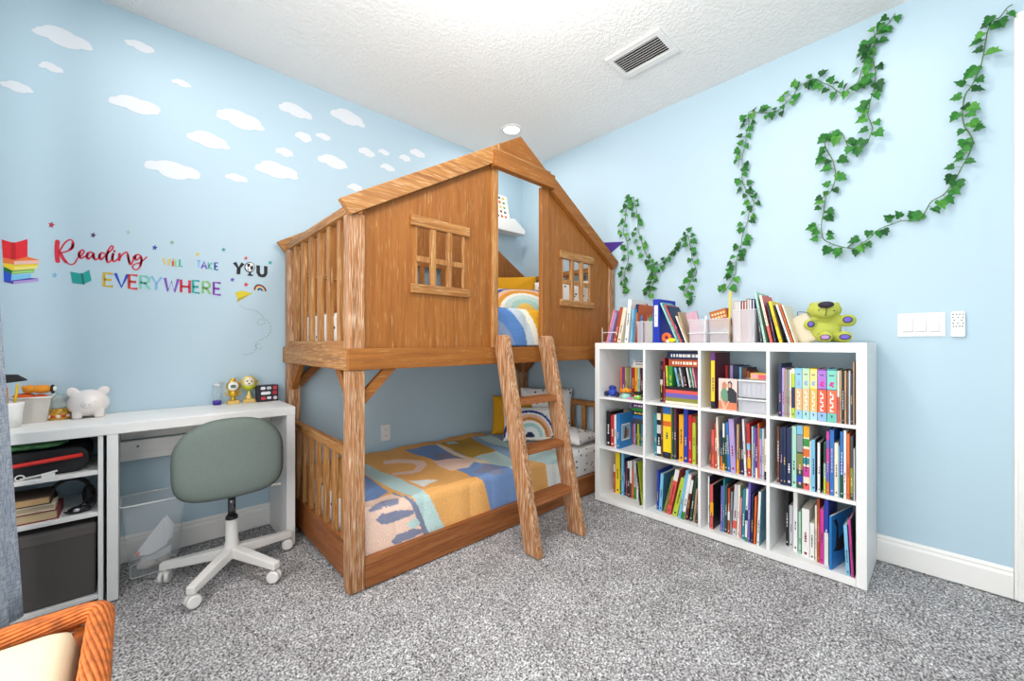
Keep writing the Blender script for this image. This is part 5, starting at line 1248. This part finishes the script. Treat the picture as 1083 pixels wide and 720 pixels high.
# ================================================================== DESK, SHELF UNIT, CHAIR, BIN
DYF, DYB = 2.47, YW-.004
dk = thing('desk', 'long white desk against the blue wall', 'desk', (.06, 2.66, 0))
bm = BM(); box(bm, -.56, .662, DYF, DYB, .722, .767); obj('desktop', bm, M_WHITE, dk, .003)
bm = BM(); box(bm, .619, .661, DYF+.001, DYB-.02, 0, .7215); obj('leg_panel', bm, M_WHITE, dk, .002)
bm = BM(); box(bm, -.081, -.045, DYF+.001, DYB-.02, 0, .7215); obj('leg_panel', bm, M_WHITE, dk, .002)
bm = BM(); box(bm, -.0445, .6185, DYB-.04, DYB-.022, .630, .7215); obj('back_apron', bm, M_WHITE, dk, .002)
bm = BM(); box(bm, -.0445, .6185, DYB-.09, DYB-.06, .567, .629); obj('back_rail', bm, M_WHITE, dk, .002)
bm = BM(); box(bm, -.0445, .6185, DYB-.07, DYB-.04, .528, .566); obj('lower_rail', bm, M_WHITE, dk, .002)
for x in (.02, .55):
    bm = BM(); lathe(bm, [(0, -.001), (.005, -.001), (.005, .0), (0, .0)], (x, DYB-.0905, .60), 12, axis='Y'); obj('screw', bm, plain('6a675f', .4, .6), dk)
su = thing('shelf_unit', 'white shelf unit under the left end of the desk', 'shelf unit', (-.33, 2.66, 0))
for x0, x1 in ((-.108, -.092), (-.556, -.540)):
    bm = BM(); box(bm, x0, x1, DYF+.012, DYB-.025, 0, .7205); obj('side_panel', bm, M_WHITE, su, .0015)
for z in (.023, .378, .556):
    bm = BM(); box(bm, -.5398, -.1082, DYF+.014, DYB-.03, z, z+.018); obj('shelf', bm, M_WHITE, su, .0015)
# grey fabric storage box
t = thing('storage_box', 'dark grey fabric storage box in the bottom of the shelf unit', 'storage box', (-.32, 2.64, .042))
bm = BM(); openbox(bm, 0, 1, 1, 0, 0, 1) if False else None
def rbox(bm, x0, x1, y0, y1, z0, z1, r=.012, mi=0):
    prism(bm, [(p[0]+(x0+x1)/2, p[1]+(z0+z1)/2) for p in rrect(x1-x0, z1-z0, r, 4)], 'Y', y0, y1, mi)
bm.free(); bm = BM(); rbox(bm, -.535, -.115, 2.50, 2.80, .0418, .352, .008); obj('body', bm, plain('5a5553', .95, bump=.3, bscale=400), t, .008)
bm = BM(); box(bm, -.537, -.113, 2.497, 2.803, .300, .345); obj('folded_rim', bm, plain('66605e', .95, bump=.3, bscale=400), t, .006)
# case with red stripe
t = thing('carry_case', 'black carry case with a red stripe on the upper desk shelf', 'case', (-.33, 2.62, .5742))
bm = BM(); rbox(bm, -.52, -.135, 2.515, 2.80, .5745, .680, .045); obj('body', bm, plain('17161a', .6), t, .008, smooth=False)
bm = BM(); tube(bm, [(-.50, 2.508, .615), (-.34, 2.506, .632), (-.155, 2.508, .645)], .0085, 8); obj('stripe', bm, plain('e5352e', .5), t)
bm = BM(); puffy(bm, rrect(.28, .18, .05, 5), .030, lambda x, y, h: Vector((-.34+x, 2.60+y, .6975+h)), 6)
tag(obj('snack_bag', bm, plain('4f8a55', .3, var=.7, bscale=22), smooth=True), 'green shiny plastic bag lying on the black carry case', 'bag')
bm = BM(); tube(bm, [(-.325, 2.50, .580), (-.27, 2.492, .587), (-.225, 2.495, .595)], .004, 6); tube(bm, [(-.325+.012*math.cos(a*PI/6), 2.496, .586+.010*math.sin(a*PI/6)) for a in range(12)], .0025, 6, closed=True); box(bm, -.268, -.232, 2.489, 2.503, .5745, .590)
tag(obj('clip', bm, M_WHITE), 'white plastic clip lying in front of the black carry case', 'clip')
# flat books, gadgets
zb = .3965
for k, (x1, h, c, lab) in enumerate(((-.222, .040, 'cdb48c', 'bottom tan-edged book of the pile on the middle desk shelf'), (-.232, .026, 'b9a58a', 'middle book of the pile on the middle desk shelf'), (-.243, .034, 'd0a878', 'top tan-edged book of the pile on the middle desk shelf'))):
    bm = BM(); box(bm, -.50, x1, 2.50, 2.66, zb, zb+.004, 0); box(bm, -.50, x1, 2.50, 2.66, zb+h-.004, zb+h, 0); box(bm, x1-.004, x1, 2.50, 2.66, zb+.004, zb+h-.004, 0); box(bm, -.498, x1-.005, 2.504, 2.656, zb+.004, zb+h-.004, 1)
    tag(obj('book', bm, [plain(('7a2a2e', 'd8cbb0', '4a3a30')[k], .6), plain(c, .9)]), lab, 'book', 'books lying on the middle desk shelf'); zb += h+.0004
t = thing('headphones', 'black headphones with ear cushions on the middle desk shelf', 'headphones', (-.19, 2.60, .3962))
bm = BM(); tube(bm, [(-.197+.055*math.cos(a), 2.62, .475+.05*math.sin(a)) for a in [PI*i/12 for i in range(13)]], .008, 8); obj('headband', bm, plain('1a191b', .4), t)
for x in (-.252, -.142):
    bm = BM(); ball(bm, (x, 2.615, .445), (.022, .042, .044)); obj('ear_cushion', bm, plain('232124', .6), t)
bm = BM(); tube(bm, spline([(-.205, 2.53, .405), (-.16, 2.52, .43), (-.13, 2.52, .46), (-.118, 2.525, .43), (-.14, 2.52, .402), (-.19, 2.515, .402), (-.21, 2.52, .412)], 6), .0032, 6)
tag(obj('cable', bm, plain('151416', .4)), 'coiled black cable on the middle desk shelf', 'cable')
bm = BM(); ball(bm, (-.165, 2.525, .4115), (.036, .022, .0145)); ball(bm, (-.172, 2.506, .414), (.011, .006, .007), 1)
tag(obj('headlamp', bm, [plain('1b1a1c', .4), plain('c9cbd0', .2, .6)], smooth=True), 'small black headlamp with a silver lens in the cable coil', 'headlamp')
# --- desk top, left
ZD = .7674
t = thing('pencil_pot', 'white pot of pencils at the left end of the desk by the curtain', 'pot', (-.372, 2.655, ZD))
bm = BM(); lathe(bm, [(.030, 0), (.040, .095), (.041, .105), (.037, .105), (.028, .004)], (-.372, 2.655, ZD), 20); obj('pot', bm, M_WHITE, t, smooth=False)
for k, (n, c, dx) in enumerate((('yellow', 'e8bf2a', .010), ('orange', 'e0802a', -.004), ('dark', '3a3a3e', -.016))):
    p = Vector((-.372+dx*.6, 2.655-.012+.008*k, ZD+.008)); q = p+Vector((dx*1.6, .0, .165-.01*k))
    bm = BM(); tube(bm, [p, q, q.lerp(q+(q-p)*.08, 1)], [.0042, .0042, .0012]); tag(obj('pencil', bm, plain(c, .5)), '%s pencil standing in the white pot by the curtain' % n, 'pencil')
bm = BM(); p = Vector((-.338, 2.695, ZD+.196)); prism(bm, [(-.392, ZD+.185), (-.322, ZD+.194), (-.352, ZD+.220), (-.392, ZD+.222)], 'Y', 2.64, 2.672)
tag(obj('toy_hat', bm, plain('26262a', .7), bevel=.006), 'black pointed felt cap on the pencils in the white pot', 'hat')
t = thing('basket', 'small white translucent basket of orange toys on the desk', 'basket', (-.322, 2.785, ZD))
def tapered(name, cx, cy, w0, d0, w1, d1, z0, h, mat, t):
    bm = BM(); R = []
    for w, d, z in ((w0, d0, z0), (w1, d1, z0+h), (w1-.006, d1-.006, z0+h), (w0-.006, d0-.006, z0+.003)):
        R.append([bm.verts.new((cx+a*w/2, cy+b*d/2, z)) for a, b in ((-1, -1), (1, -1), (1, 1), (-1, 1))])
    for A, B in zip(R, R[1:]):
        for i in range(4): bm.faces.new((A[i], A[(i+1) % 4], B[(i+1) % 4], B[i]))
    bm.faces.new(R[0]); bm.faces.new(R[3]); return obj(name, bm, mat, t)
tapered('body', -.322, 2.785, .084, .09, .114, .12, ZD, .112, plain('e9e4dc', .4, alpha=.55), t)
bm = BM(); tube(bm, [(-.322+a*.058, 2.785+b*.061, ZD+.112) for a, b in ((-1, -1), (1, -1), (1, 1), (-1, 1))], .004, 6, closed=True); obj('rim', bm, M_WHITE, t)
toy('plush_toy', 'orange plush toy lying across the white basket', 'plush toy', [((.012, 0, .0), (.036, .024, .019), 0), ((-.024, 0, .002), (.021, .021, .019), 0), ((.046, -.005, -.002), (.009, .017, .021), 1), ((.052, -.015, .0), (.007, .007, .011), 2), ((-.039, -.008, .011), (.007, .007, .009), 0)], [plain('e8942e', .9), plain('2a2422', .8), M_WHITE], (-.310, 2.775, ZD+.145))
toy('plush_toy', 'reddish orange toy in the white basket under the plush', 'plush toy', [((-.02, 0, .0), (.038, .03, .02), 0), ((.028, .0, -.004), (.026, .03, .016), 0)], [plain('e0602a', .8)], (-.330, 2.785, ZD+.110))
# snow globe
c = Vector((-.248, 2.815, ZD))
t = thing('snow_globe', 'snow globe with a brown figure and colourful base on the desk', 'snow globe', c)
bm = BM(); lathe(bm, [(.046, 0), (.046, .012), (.040, .020), (.038, .045), (.034, .05)], c, 24); o = obj('base', bm, plain('d8a03a', .5, var=.6, bscale=70), t)
for k in range(9):
    a = PI+k*PI/8; bm = BM(); ball(bm, c+Vector((.043*math.cos(a), .043*math.sin(a), .016)), .0075, 0, 8, 6); obj('bead', bm, plain(('f3efe8', 'c8342c')[k % 2], .5), o)
bm = BM(); ball(bm, c+Vector((0, .0, .070)), (.044, .044, .046), 0, 24, 16)
for v in list(bm.verts):
    if v.co.z < c.z+.046: v.co.z = c.z+.0502
obj('glass_dome', bm, plain('cfe0dc', .05, alpha=.45, spec=.8), t, smooth=True)
bm = BM(); ball(bm, c+Vector((.004, 0, .082)), (.020, .012, .013)); ball(bm, c+Vector((.02, 0, .094)), (.010, .008, .008)); box(bm, c.x-.004, c.x+.004, c.y-.004, c.y+.004, c.z+.0502, c.z+.074); obj('figure', bm, plain('7a3a30', .6), t)
# piggy bank
c = Vector((-.152, 2.785, ZD))
t = thing('piggy_bank', 'white ceramic piggy bank on the desk', 'piggy bank', c)
M_PIG = plain('efe6e2', .25, spec=.6)
bm = BM(); ball(bm, c+Vector((0, 0, .068)), (.072, .070, .064), 0, 32, 20)
for sx in (-1, 1):
    for sy in (-1, 1): tube(bm, [c+Vector((sx*.036, sy*.032, .0005)), c+Vector((sx*.034, sy*.030, .035))], [.017, .021], 14)
ball(bm, c+Vector((0, -.066, .066)), (.021, .014, .017), 0, 20, 12)
for s in (-1, 1):
    M = Matrix.Rotation(s*math.radians(38), 4, 'Y')
    ball(bm, c+Vector((s*.050, -.020, .122)), (.022, .010, .026), 0, 16, 10, M)
o = obj('body', bm, M_PIG, t, smooth=True)
md = o.modifiers.new('weld', 'REMESH'); md.mode = 'VOXEL'; md.voxel_size = .0035; md.use_smooth_shade = True
md = o.modifiers.new('smooth', 'SMOOTH'); md.factor = .5; md.iterations = 5
for s in (-1, 1):
    bm = BM(); ball(bm, c+Vector((s*.007, -.0795, .067)), (.0026, .0016, .004), 0, 8, 6); obj('nostril', bm, plain('cdbfbb', .4), t)
bm = BM(); box(bm, c.x-.016, c.x+.016, c.y-.002, c.y+.002, c.z+.1265, c.z+.1285); obj('coin_slot', bm, plain('8a8280', .5), t)
# --- desk top, right
c = Vector((.352, 2.835, ZD))
t = thing('sand_timer', 'clear cylinder timer with a purple base on the desk', 'timer', c)
bm = BM(); lathe(bm, [(.020, 0), (.021, .020), (.019, .024)], c, 20); obj('base', bm, plain('4a2fa0', .4), t)
bm = BM(); lathe(bm, [(.0175, .0242), (.0175, .105)], c, 20); obj('tube', bm, plain('cfe2ea', .1, alpha=.25, spec=.7), t, smooth=True)
bm = BM(); lathe(bm, [(.019, .1052), (.020, .108), (.020, .120), (.017, .123)], c, 20); obj('cap', bm, plain('dcdfe6', .3, alpha=.75), t)
M_GOLD = plain('e6b93a', .28, .75); M_GOLD2 = plain('f3d77a', .35, .4)
def trophy(c, label, kind):
    c = Vector(c); t = thing('trophy', label, 'trophy', c, 'gold trophies on the desk')
    bm = BM(); box(bm, c.x-.030, c.x+.030, c.y-.022, c.y+.022, c.z, c.z+.020); obj('plinth', bm, plain('e3bd68', .4), t, .003)
    if kind == 0:
        bm = BM(); lathe(bm, [(.016, .0202), (.011, .032), (.010, .042), (.022, .050), (.026, .066), (.014, .072), (.010, .076)], c, 20); obj('stem', bm, M_GOLD, t)
        bm = BM(); lathe(bm, [(0, -.005), (.034, -.005), (.034, .005), (0, .005)], c+Vector((0, 0, .102)), 28, axis='Y'); o = obj('medallion', bm, M_GOLD, t)
        bm = BM(); lathe(bm, [(0, -.007), (.026, -.007), (.026, -.0051), (0, -.0051)], c+Vector((0, 0, .102)), 28, axis='Y'); obj('disc_face', bm, plain('f2f2ee', .4), o)
        bm = BM(); prism(bm, [(p[0]+c.x, p[1]+c.z+.102) for p in rrect(.026, .018, .006, 3)], 'Y', c.y-.008, c.y-.0071); obj('disc_print', bm, plain('5a6a5a', .5), o)
        for s in (-1, 1):
            bm = BM(); tube(bm, spline([c+Vector((s*.012, 0, .078)), c+Vector((s*.036, 0, .070)), c+Vector((s*.030, 0, .052)), c+Vector((s*.014, 0, .048))], 5), .0032, 6); obj('handle', bm, M_GOLD, t)
        bm = BM(); ball(bm, c+Vector((0, 0, .142)), (.012, .008, .008)); obj('finial', bm, M_GOLD, t)
    else:
        bm = BM(); lathe(bm, [(.022, .0202), (.016, .034), (.010, .050), (.006, .060), (.007, .070)], c, 20); obj('stem', bm, M_GOLD2, t)
        bm = BM(); lathe(bm, [(.008, .0702), (.026, .078), (.036, .092), (.038, .100)], c, 24); obj('bowl', bm, plain('c8d040', .35, .3), t)
        bm = BM(); lathe(bm, [(0, -.006), (.038, -.006), (.038, .006), (0, .006)], c+Vector((0, 0, .118)), 28, axis='Y'); o = obj('medallion', bm, M_GOLD2, t)
        bm = BM(); lathe(bm, [(0, -.008), (.027, -.008), (.027, -.0061), (0, -.0061)], c+Vector((0, 0, .12)), 28, axis='Y'); obj('disc_face', bm, plain('f0ead8', .4), o)
        for a, b_ in ((-.010, .126), (.012, .124), (0, .112)):
            bm = BM(); ball(bm, c+Vector((a, -.0085, b_)), (.0055, .0012, .0045), 0, 10, 6); obj('disc_print', bm, plain('5a4a2a', .5), o)
        for s in (-1, 1):
            bm = BM(); tube(bm, spline([c+Vector((s*.030, 0, .086)), c+Vector((s*.046, 0, .096)), c+Vector((s*.044, 0, .122)), c+Vector((s*.036, 0, .128))], 5), .003, 6); obj('handle', bm, M_GOLD, t)
trophy((.425, 2.815, ZD), 'gold trophy with a white disc, left of two on the desk', 0)
trophy((.505, 2.825, ZD), 'gold trophy with a greenish bowl, beside the black boxed puzzle', 1)
t = thing('puzzle_box', 'black box with white and red printed shapes at the right end of the desk', 'box', (.595, 2.815, ZD))
M = Matrix.Translation((.595, 2.812, ZD)) @ Matrix.Rotation(math.radians(4), 4, 'Z')
bm = BM(); box(bm, -.056, .056, -.024, .024, 0, .098, 0, M); obj('carton', bm, plain('2b2a33', .4), t, .001)
for k, (x0, z0, w, h, c_) in enumerate(((-.040, .072, .026, .018, 'e8e8ec'), (-.008, .072, .026, .018, 'c9cbd4'), (.026, .070, .024, .022, 'c8404a'), (-.038, .042, .052, .018, 'f1f1f4'), (.024, .040, .026, .024, 'b8323e'), (-.038, .012, .026, .018, 'd84a52'), (-.006, .014, .024, .016, 'eceaf0'), (.028, .010, .022, .020, 'd8d0d6'))):
    bm = BM(); A = [bm.verts.new(M @ Vector((x0+w/2+p[0], -.0246, z0+h/2+p[1]))) for p in rrect(w, h, h*.4, 3)]; bm.faces.new(A); obj('print', bm, plain(c_, .5), t)
# --- waste bin
t = thing('waste_bin', 'clear plastic waste bin with papers under the desk', 'waste bin', (.075, 2.70, 0))
M_BINW = plain('e6eaec', .2, alpha=.21, spec=.5)
bm = BM(); R = []
for w, d, z, q in ((.175, .16, .003, 0), (.238, .20, .352, 0)):
    R.append([bm.verts.new((.078+p[0], 2.705+p[1], z)) for p in rrect(w, d, .02, 4)])
for A, B in zip(R, R[1:]):
    for i in range(len(A)): bm.faces.new((A[i], A[(i+1) % len(A)], B[(i+1) % len(A)], B[i]))
bm.faces.new(R[0]); obj('body', bm, M_BINW, t)
bm = BM(); tube(bm, [(.078+p[0], 2.705+p[1], .354) for p in rrect(.24, .202, .02, 4)], .004, 6, closed=True); obj('rim', bm, plain('f0f2f3', .3, alpha=.85), t)
bm = BM(); tube(bm, [(.078+p[0], 2.705+p[1], .005) for p in rrect(.172, .157, .02, 4)], .003, 6, closed=True); obj('foot_ring', bm, plain('f0f2f3', .3, alpha=.85), t)
def sheetpaper(pts, label, col='f6f6f9'):
    bm = BM(); vs = [Vector(p) for p in pts]; n = (vs[1]-vs[0]).cross(vs[2]-vs[0]).normalized()*.0006
    A = [bm.verts.new(v+n) for v in vs]; B = [bm.verts.new(v-n) for v in vs]; bm.faces.new(A); bm.faces.new(B[::-1])
    for i in range(len(A)): bm.faces.new((A[i], B[i], B[(i+1) % len(A)], A[(i+1) % len(A)]))
    tag(obj('paper', bm, plain(col, .8)), label, 'paper', 'papers in the waste bin')
sheetpaper([(.005, 2.655, .10), (.115, 2.655, .255), (.150, 2.67, .19), (.125, 2.665, .11), (.06, 2.655, .085)], 'large white sheet standing slanted in the clear waste bin')
sheetpaper([(.10, 2.68, .12), (.125, 2.68, .258), (.155, 2.685, .20), (.150, 2.685, .13)], 'folded white sheet behind the large one in the waste bin')
sheetpaper([(.015, 2.66, .03), (.14, 2.66, .07), (.145, 2.68, .10), (.03, 2.67, .075)], 'crumpled grey sheet low in the waste bin', 'd3d2d6')
bm = BM(); ball(bm, (.055, 2.685, .035), (.045, .04, .026)); ball(bm, (.11, 2.70, .04), (.035, .04, .03))
for v in bm.verts: v.co += Vector((random.uniform(-1, 1), random.uniform(-1, 1), random.uniform(-1, 1)))*.006
tag(obj('crumpled_paper', bm, plain('cfc8c2', .8)), 'crumpled paper at the bottom of the clear waste bin', 'paper')
bm = BM(); ball(bm, (.018, 2.66, .105), (.010, .008, .012)); tag(obj('wrapper', bm, plain('e88a84', .5)), 'small pink wrapper in the clear waste bin', 'wrapper')
# --- desk chair
hub = Vector((.355, 2.385, 0))
ch = thing('desk_chair', 'sage green upholstered desk chair on a white five-star base', 'chair', hub)
M_FAB = plain('6d7772', .95, bump=.5, bscale=420, var=.14, spec=.1); M_CW = plain('efece8', .35)
out = []
for k in range(56):
    t_ = 2*PI*k/56; cs, sn = math.cos(t_), math.sin(t_)
    e = 2.5 if sn > 0 else 5.0
    x = math.copysign(abs(cs)**(2/e), cs); y = math.copysign(abs(sn)**(2/e), sn)
    y0 = y
    w = .212*(1-.10*max(0, y0)**2) if y0 > 0 else .212*(1-.02*y0*y0)
    out.append((x*w, .61+y*.172-(.012*(1-x*x) if y < 0 else 0)))
def bk(x, y, h): return Vector((hub.x-.028+x, 2.19+.42*x*x/.424*.55+.10*(.61-y)*-.8+.10*max(0, .52-y)-h, y))
bm = BM(); puffy(bm, out, .058, bk, rings=10, power=8); obj('backrest', bm, M_FAB, ch, smooth=True)
bm = BM(); puffy(bm, rrect(.37, .38, .12, 7), .06, lambda x, y, h: Vector((hub.x-.02+x, 2.45+y, .452+h+.06*max(0, -y-.12))), rings=9, power=8); obj('seat', bm, M_FAB, ch, smooth=True)
bm = BM(); lathe(bm, [(.05, .385), (.09, .392), (.09, .420), (.02, .420)], hub, 20); obj('seat_plate', bm, plain('2a2a2c', .5), ch)
bm = BM(); lathe(bm, [(.0165, .28), (.0165, .386)], hub, 20); obj('gas_lift', bm, plain('6a6c70', .2, .8), ch)
bm = BM(); lathe(bm, [(.0262, .262), (.0262, .272), (.020, .282), (.016, .282)], hub, 20); obj('collar', bm, plain('1c1c1e', .5), ch)
bm = BM(); lathe(bm, [(.034, .075), (.036, .12), (.0265, .16), (.0265, .2618), (.02, .2618)], hub, 24); obj('column', bm, M_CW, ch)
bm = BM(); tube(bm, [hub+Vector((.03, -.02, .393)), hub+Vector((.16, -.05, .40)), hub+Vector((.20, -.06, .398))], [.004, .004, .006]); obj('lever', bm, M_CW, ch)
for k in range(5):
    a = math.radians(9+72*k+(4, 0, 3, 6, 2)[k]); d = Vector((math.cos(a), math.sin(a), 0))
    bm = BM(); p0 = hub+d*.025+Vector((0, 0, .105)); p1 = hub+d*.285+Vector((0, 0, .078))
    s = Vector((-d.y, d.x, 0)); vs = []
    for p, w, hh in ((p0, .046, .05), (p1, .036, .032)):
        for i, j in ((-1, -1), (1, -1), (1, 1), (-1, 1)): vs.append(bm.verts.new(p+s*i*w/2+Vector((0, 0, j*hh/2))))
    for f in ((0, 1, 2, 3), (7, 6, 5, 4), (0, 4, 5, 1), (1, 5, 6, 2), (2, 6, 7, 3), (3, 7, 4, 0)): bm.faces.new([vs[i] for i in f])
    lg = obj('leg', bm, M_CW, ch, .005)
    bm = BM(); q = hub+d*.268; ax = Vector((math.cos(a+1.1+k), math.sin(a+1.1+k), 0))
    for sg in (-1, 1):
        c_ = q+ax*sg*.012+Vector((0, 0, .0285)); tube(bm, [c_-ax*.0085, c_-ax*.006, c_+ax*.006, c_+ax*.0085], [.022, .0275, .0275, .022], 16)
    tube(bm, [q+Vector((0, 0, .03)), q+Vector((0, 0, .066))], .007, 8); obj('caster', bm, M_CW, lg)
# ================================================================== CURTAIN, WICKER CHAIR
def linen():
    m, nt, b = newmat('blue_grey_linen')
    g = N(nt, 'ShaderNodeNewGeometry'); out = None
    for sc in ((40, 40, 700), (500, 500, 30)):
        mp = N(nt, 'ShaderNodeMapping'); mp.inputs['Scale'].default_value = sc; nt.links.new(g.outputs['Position'], mp.inputs[0])
        n = N(nt, 'ShaderNodeTexNoise'); n.inputs['Scale'].default_value = 1; n.inputs['Detail'].default_value = 3; nt.links.new(mp.outputs[0], n.inputs['Vector'])
        if out is None: out = n.outputs['Fac']
        else:
            mt = N(nt, 'ShaderNodeMath', operation='MULTIPLY'); nt.links.new(out, mt.inputs[0]); nt.links.new(n.outputs['Fac'], mt.inputs[1]); out = mt.outputs[0]
    r = N(nt, 'ShaderNodeValToRGB'); e = r.color_ramp.elements; e[0].position = .16; e[0].color = (*lin('8696ab'), 1); e[1].position = .36; e[1].color = (*lin('d3dbe5'), 1)
    nt.links.new(out, r.inputs['Fac']); nt.links.new(r.outputs[0], b.inputs['Base Color']); b.inputs['Roughness'].default_value = .95; b.inputs['Specular IOR Level'].default_value = .05
    return m
t = thing('curtain', 'blue-grey linen curtain hanging at the left edge', 'curtain', (-.42, 2.0, .12))
bm = BM(); rows = []
NY, NZ = 90, 24
for i in range(NY+1):
    f = i/NY; row = []
    for j in range(NZ+1):
        z = .125+(2.70-.125)*j/NZ; fl = max(0, (1.35-z)/1.2)
        y = 1.78+(2.345-1.78)*f+.01*fl*f
        x = -.372+.025*math.sin(f*PI*9+1.2)+.062*fl*f
        row.append(bm.verts.new((x, y, z)))
    rows.append(row)
for A, B in zip(rows, rows[1:]):
    for j in range(NZ): bm.faces.new((A[j], B[j], B[j+1], A[j+1])).smooth = True
o = obj('panel', bm, linen(), t, smooth=True); md = o.modifiers.new('thickness', 'SOLIDIFY'); md.thickness = .003
bm = BM(); tube(bm, [(-.372, 1.75, 2.715), (-.372, 2.42, 2.715)], .014, 12); tube(bm, [(-.372, 2.40, 2.715), (XL+.001, 2.40, 2.715)], .008, 8); obj('rod', bm, plain('8a8d92', .4, .5), t)
t = thing('wicker_chair', 'orange-brown woven wicker seat with a cream cushion at bottom left', 'chair', (-.33, 1.2, 0))
M_WK = plain('b8642c', .6, var=.35, bscale=45); M_WK2 = plain('a4561f', .65, var=.3, bscale=60)
WX0, WX1, WYA, WYB, WZ = -.60, -.058, .92, 1.50, .430
# woven rim: strands twisting around each other
rim = [Vector((WX0, WYB, WZ)), Vector((WX1-.03, WYB, WZ)), Vector((WX1-.008, WYB-.008, WZ)), Vector((WX1, WYB-.03, WZ)), Vector((WX1, WYA, WZ))]
rim = resample(rim, .012)
bm = BM(); tube(bm, rim, .022, 10); obj('rim_core', bm, M_WK2, t)
for s in range(15):
    pts = []
    for i, p in enumerate(rim):
        d = (rim[min(i+1, len(rim)-1)]-rim[max(i-1, 0)]).normalized(); sd = d.cross(Vector((0, 0, 1))).normalized(); a = i*.10+s*2*PI/15
        pts.append(p+sd*.022*math.cos(a)+Vector((0, 0, 1))*.020*math.sin(a))
    bm = BM(); tube(bm, pts, .0044, 6); obj('rim_strand', bm, M_WK, t)
def weave(name, a, b, z0, z1):
    a, b = Vector(a), Vector(b); L = (b-a).length; d = (b-a)/L; nrm = d.cross(Vector((0, 0, 1)))
    bm = BM()
    nst = int(L/.03); rows = int((z1-z0)/.009)
    for r in range(rows):
        z = z0+(r+.5)*(z1-z0)/rows
        pts = [a+d*(k*L/(nst*2))+nrm*(.0055*math.sin(k*PI/2+(PI if r % 2 else 0)))+Vector((0, 0, z)) for k in range(nst*2+1)]
        tube(bm, pts, .0047, 5)
    obj(name, bm, M_WK, t)
    bm = BM()
    for k in range(nst+1):
        p = a+d*(k*L/nst); tube(bm, [p+Vector((0, 0, z0)), p+Vector((0, 0, z1))], .0042, 6)
    obj(name.replace('weave', 'stakes'), bm, M_WK2, t)
weave('right_weave', (WX1-.002, WYB-.01, 0), (WX1-.002, WYA, 0), .10, WZ-.018)
weave('rear_weave', (WX0, WYB-.002, 0), (WX1-.01, WYB-.002, 0), .10, WZ-.018)
for x in (WX0+.03, WX1-.03):
    for y in (WYA+.03, WYB-.03):
        bm = BM(); tube(bm, [(x, y, 0), (x, y, WZ-.03)], .018, 10); obj('leg', bm, M_WK2, t)
bm = BM(); box(bm, WX0+.02, WX1-.02, WYA+.02, WYB-.02, .29, .305); obj('seat_board', bm, M_WK2, t)
bm = BM(); puffy(bm, rrect(WX1-WX0-.064, WYB-WYA-.064, .035, 6), .13, lambda x, y, h: Vector((x+(WX0+WX1)/2-.002, y+(WYA+WYB)/2-.004, .376+h)), rings=14, power=16)
tag(obj('seat_cushion', bm, plain('dccfb0', .95, bump=.4, bscale=350), smooth=True), 'cream cushion lying in the wicker seat', 'cushion')
# ================================================================== CAMERA AND COLOUR
cam = bpy.data.cameras.new('camera'); co = bpy.data.objects.new('camera', cam); COL.objects.link(co)
cam.sensor_width = 36; cam.sensor_fit = 'HORIZONTAL'; cam.lens = F/1083*36
cam.shift_y = (HZ-360)/1083; cam.clip_start = .02
co.location = (0, 0, CAMH); co.rotation_euler = (PI/2, 0, YAW-PI/2)
SC.camera = co
vs = SC.view_settings; vs.view_transform = 'Standard'; vs.look = 'None'; vs.gamma = 1; vs.exposure = EXPO; vs.use_curve_mapping = False
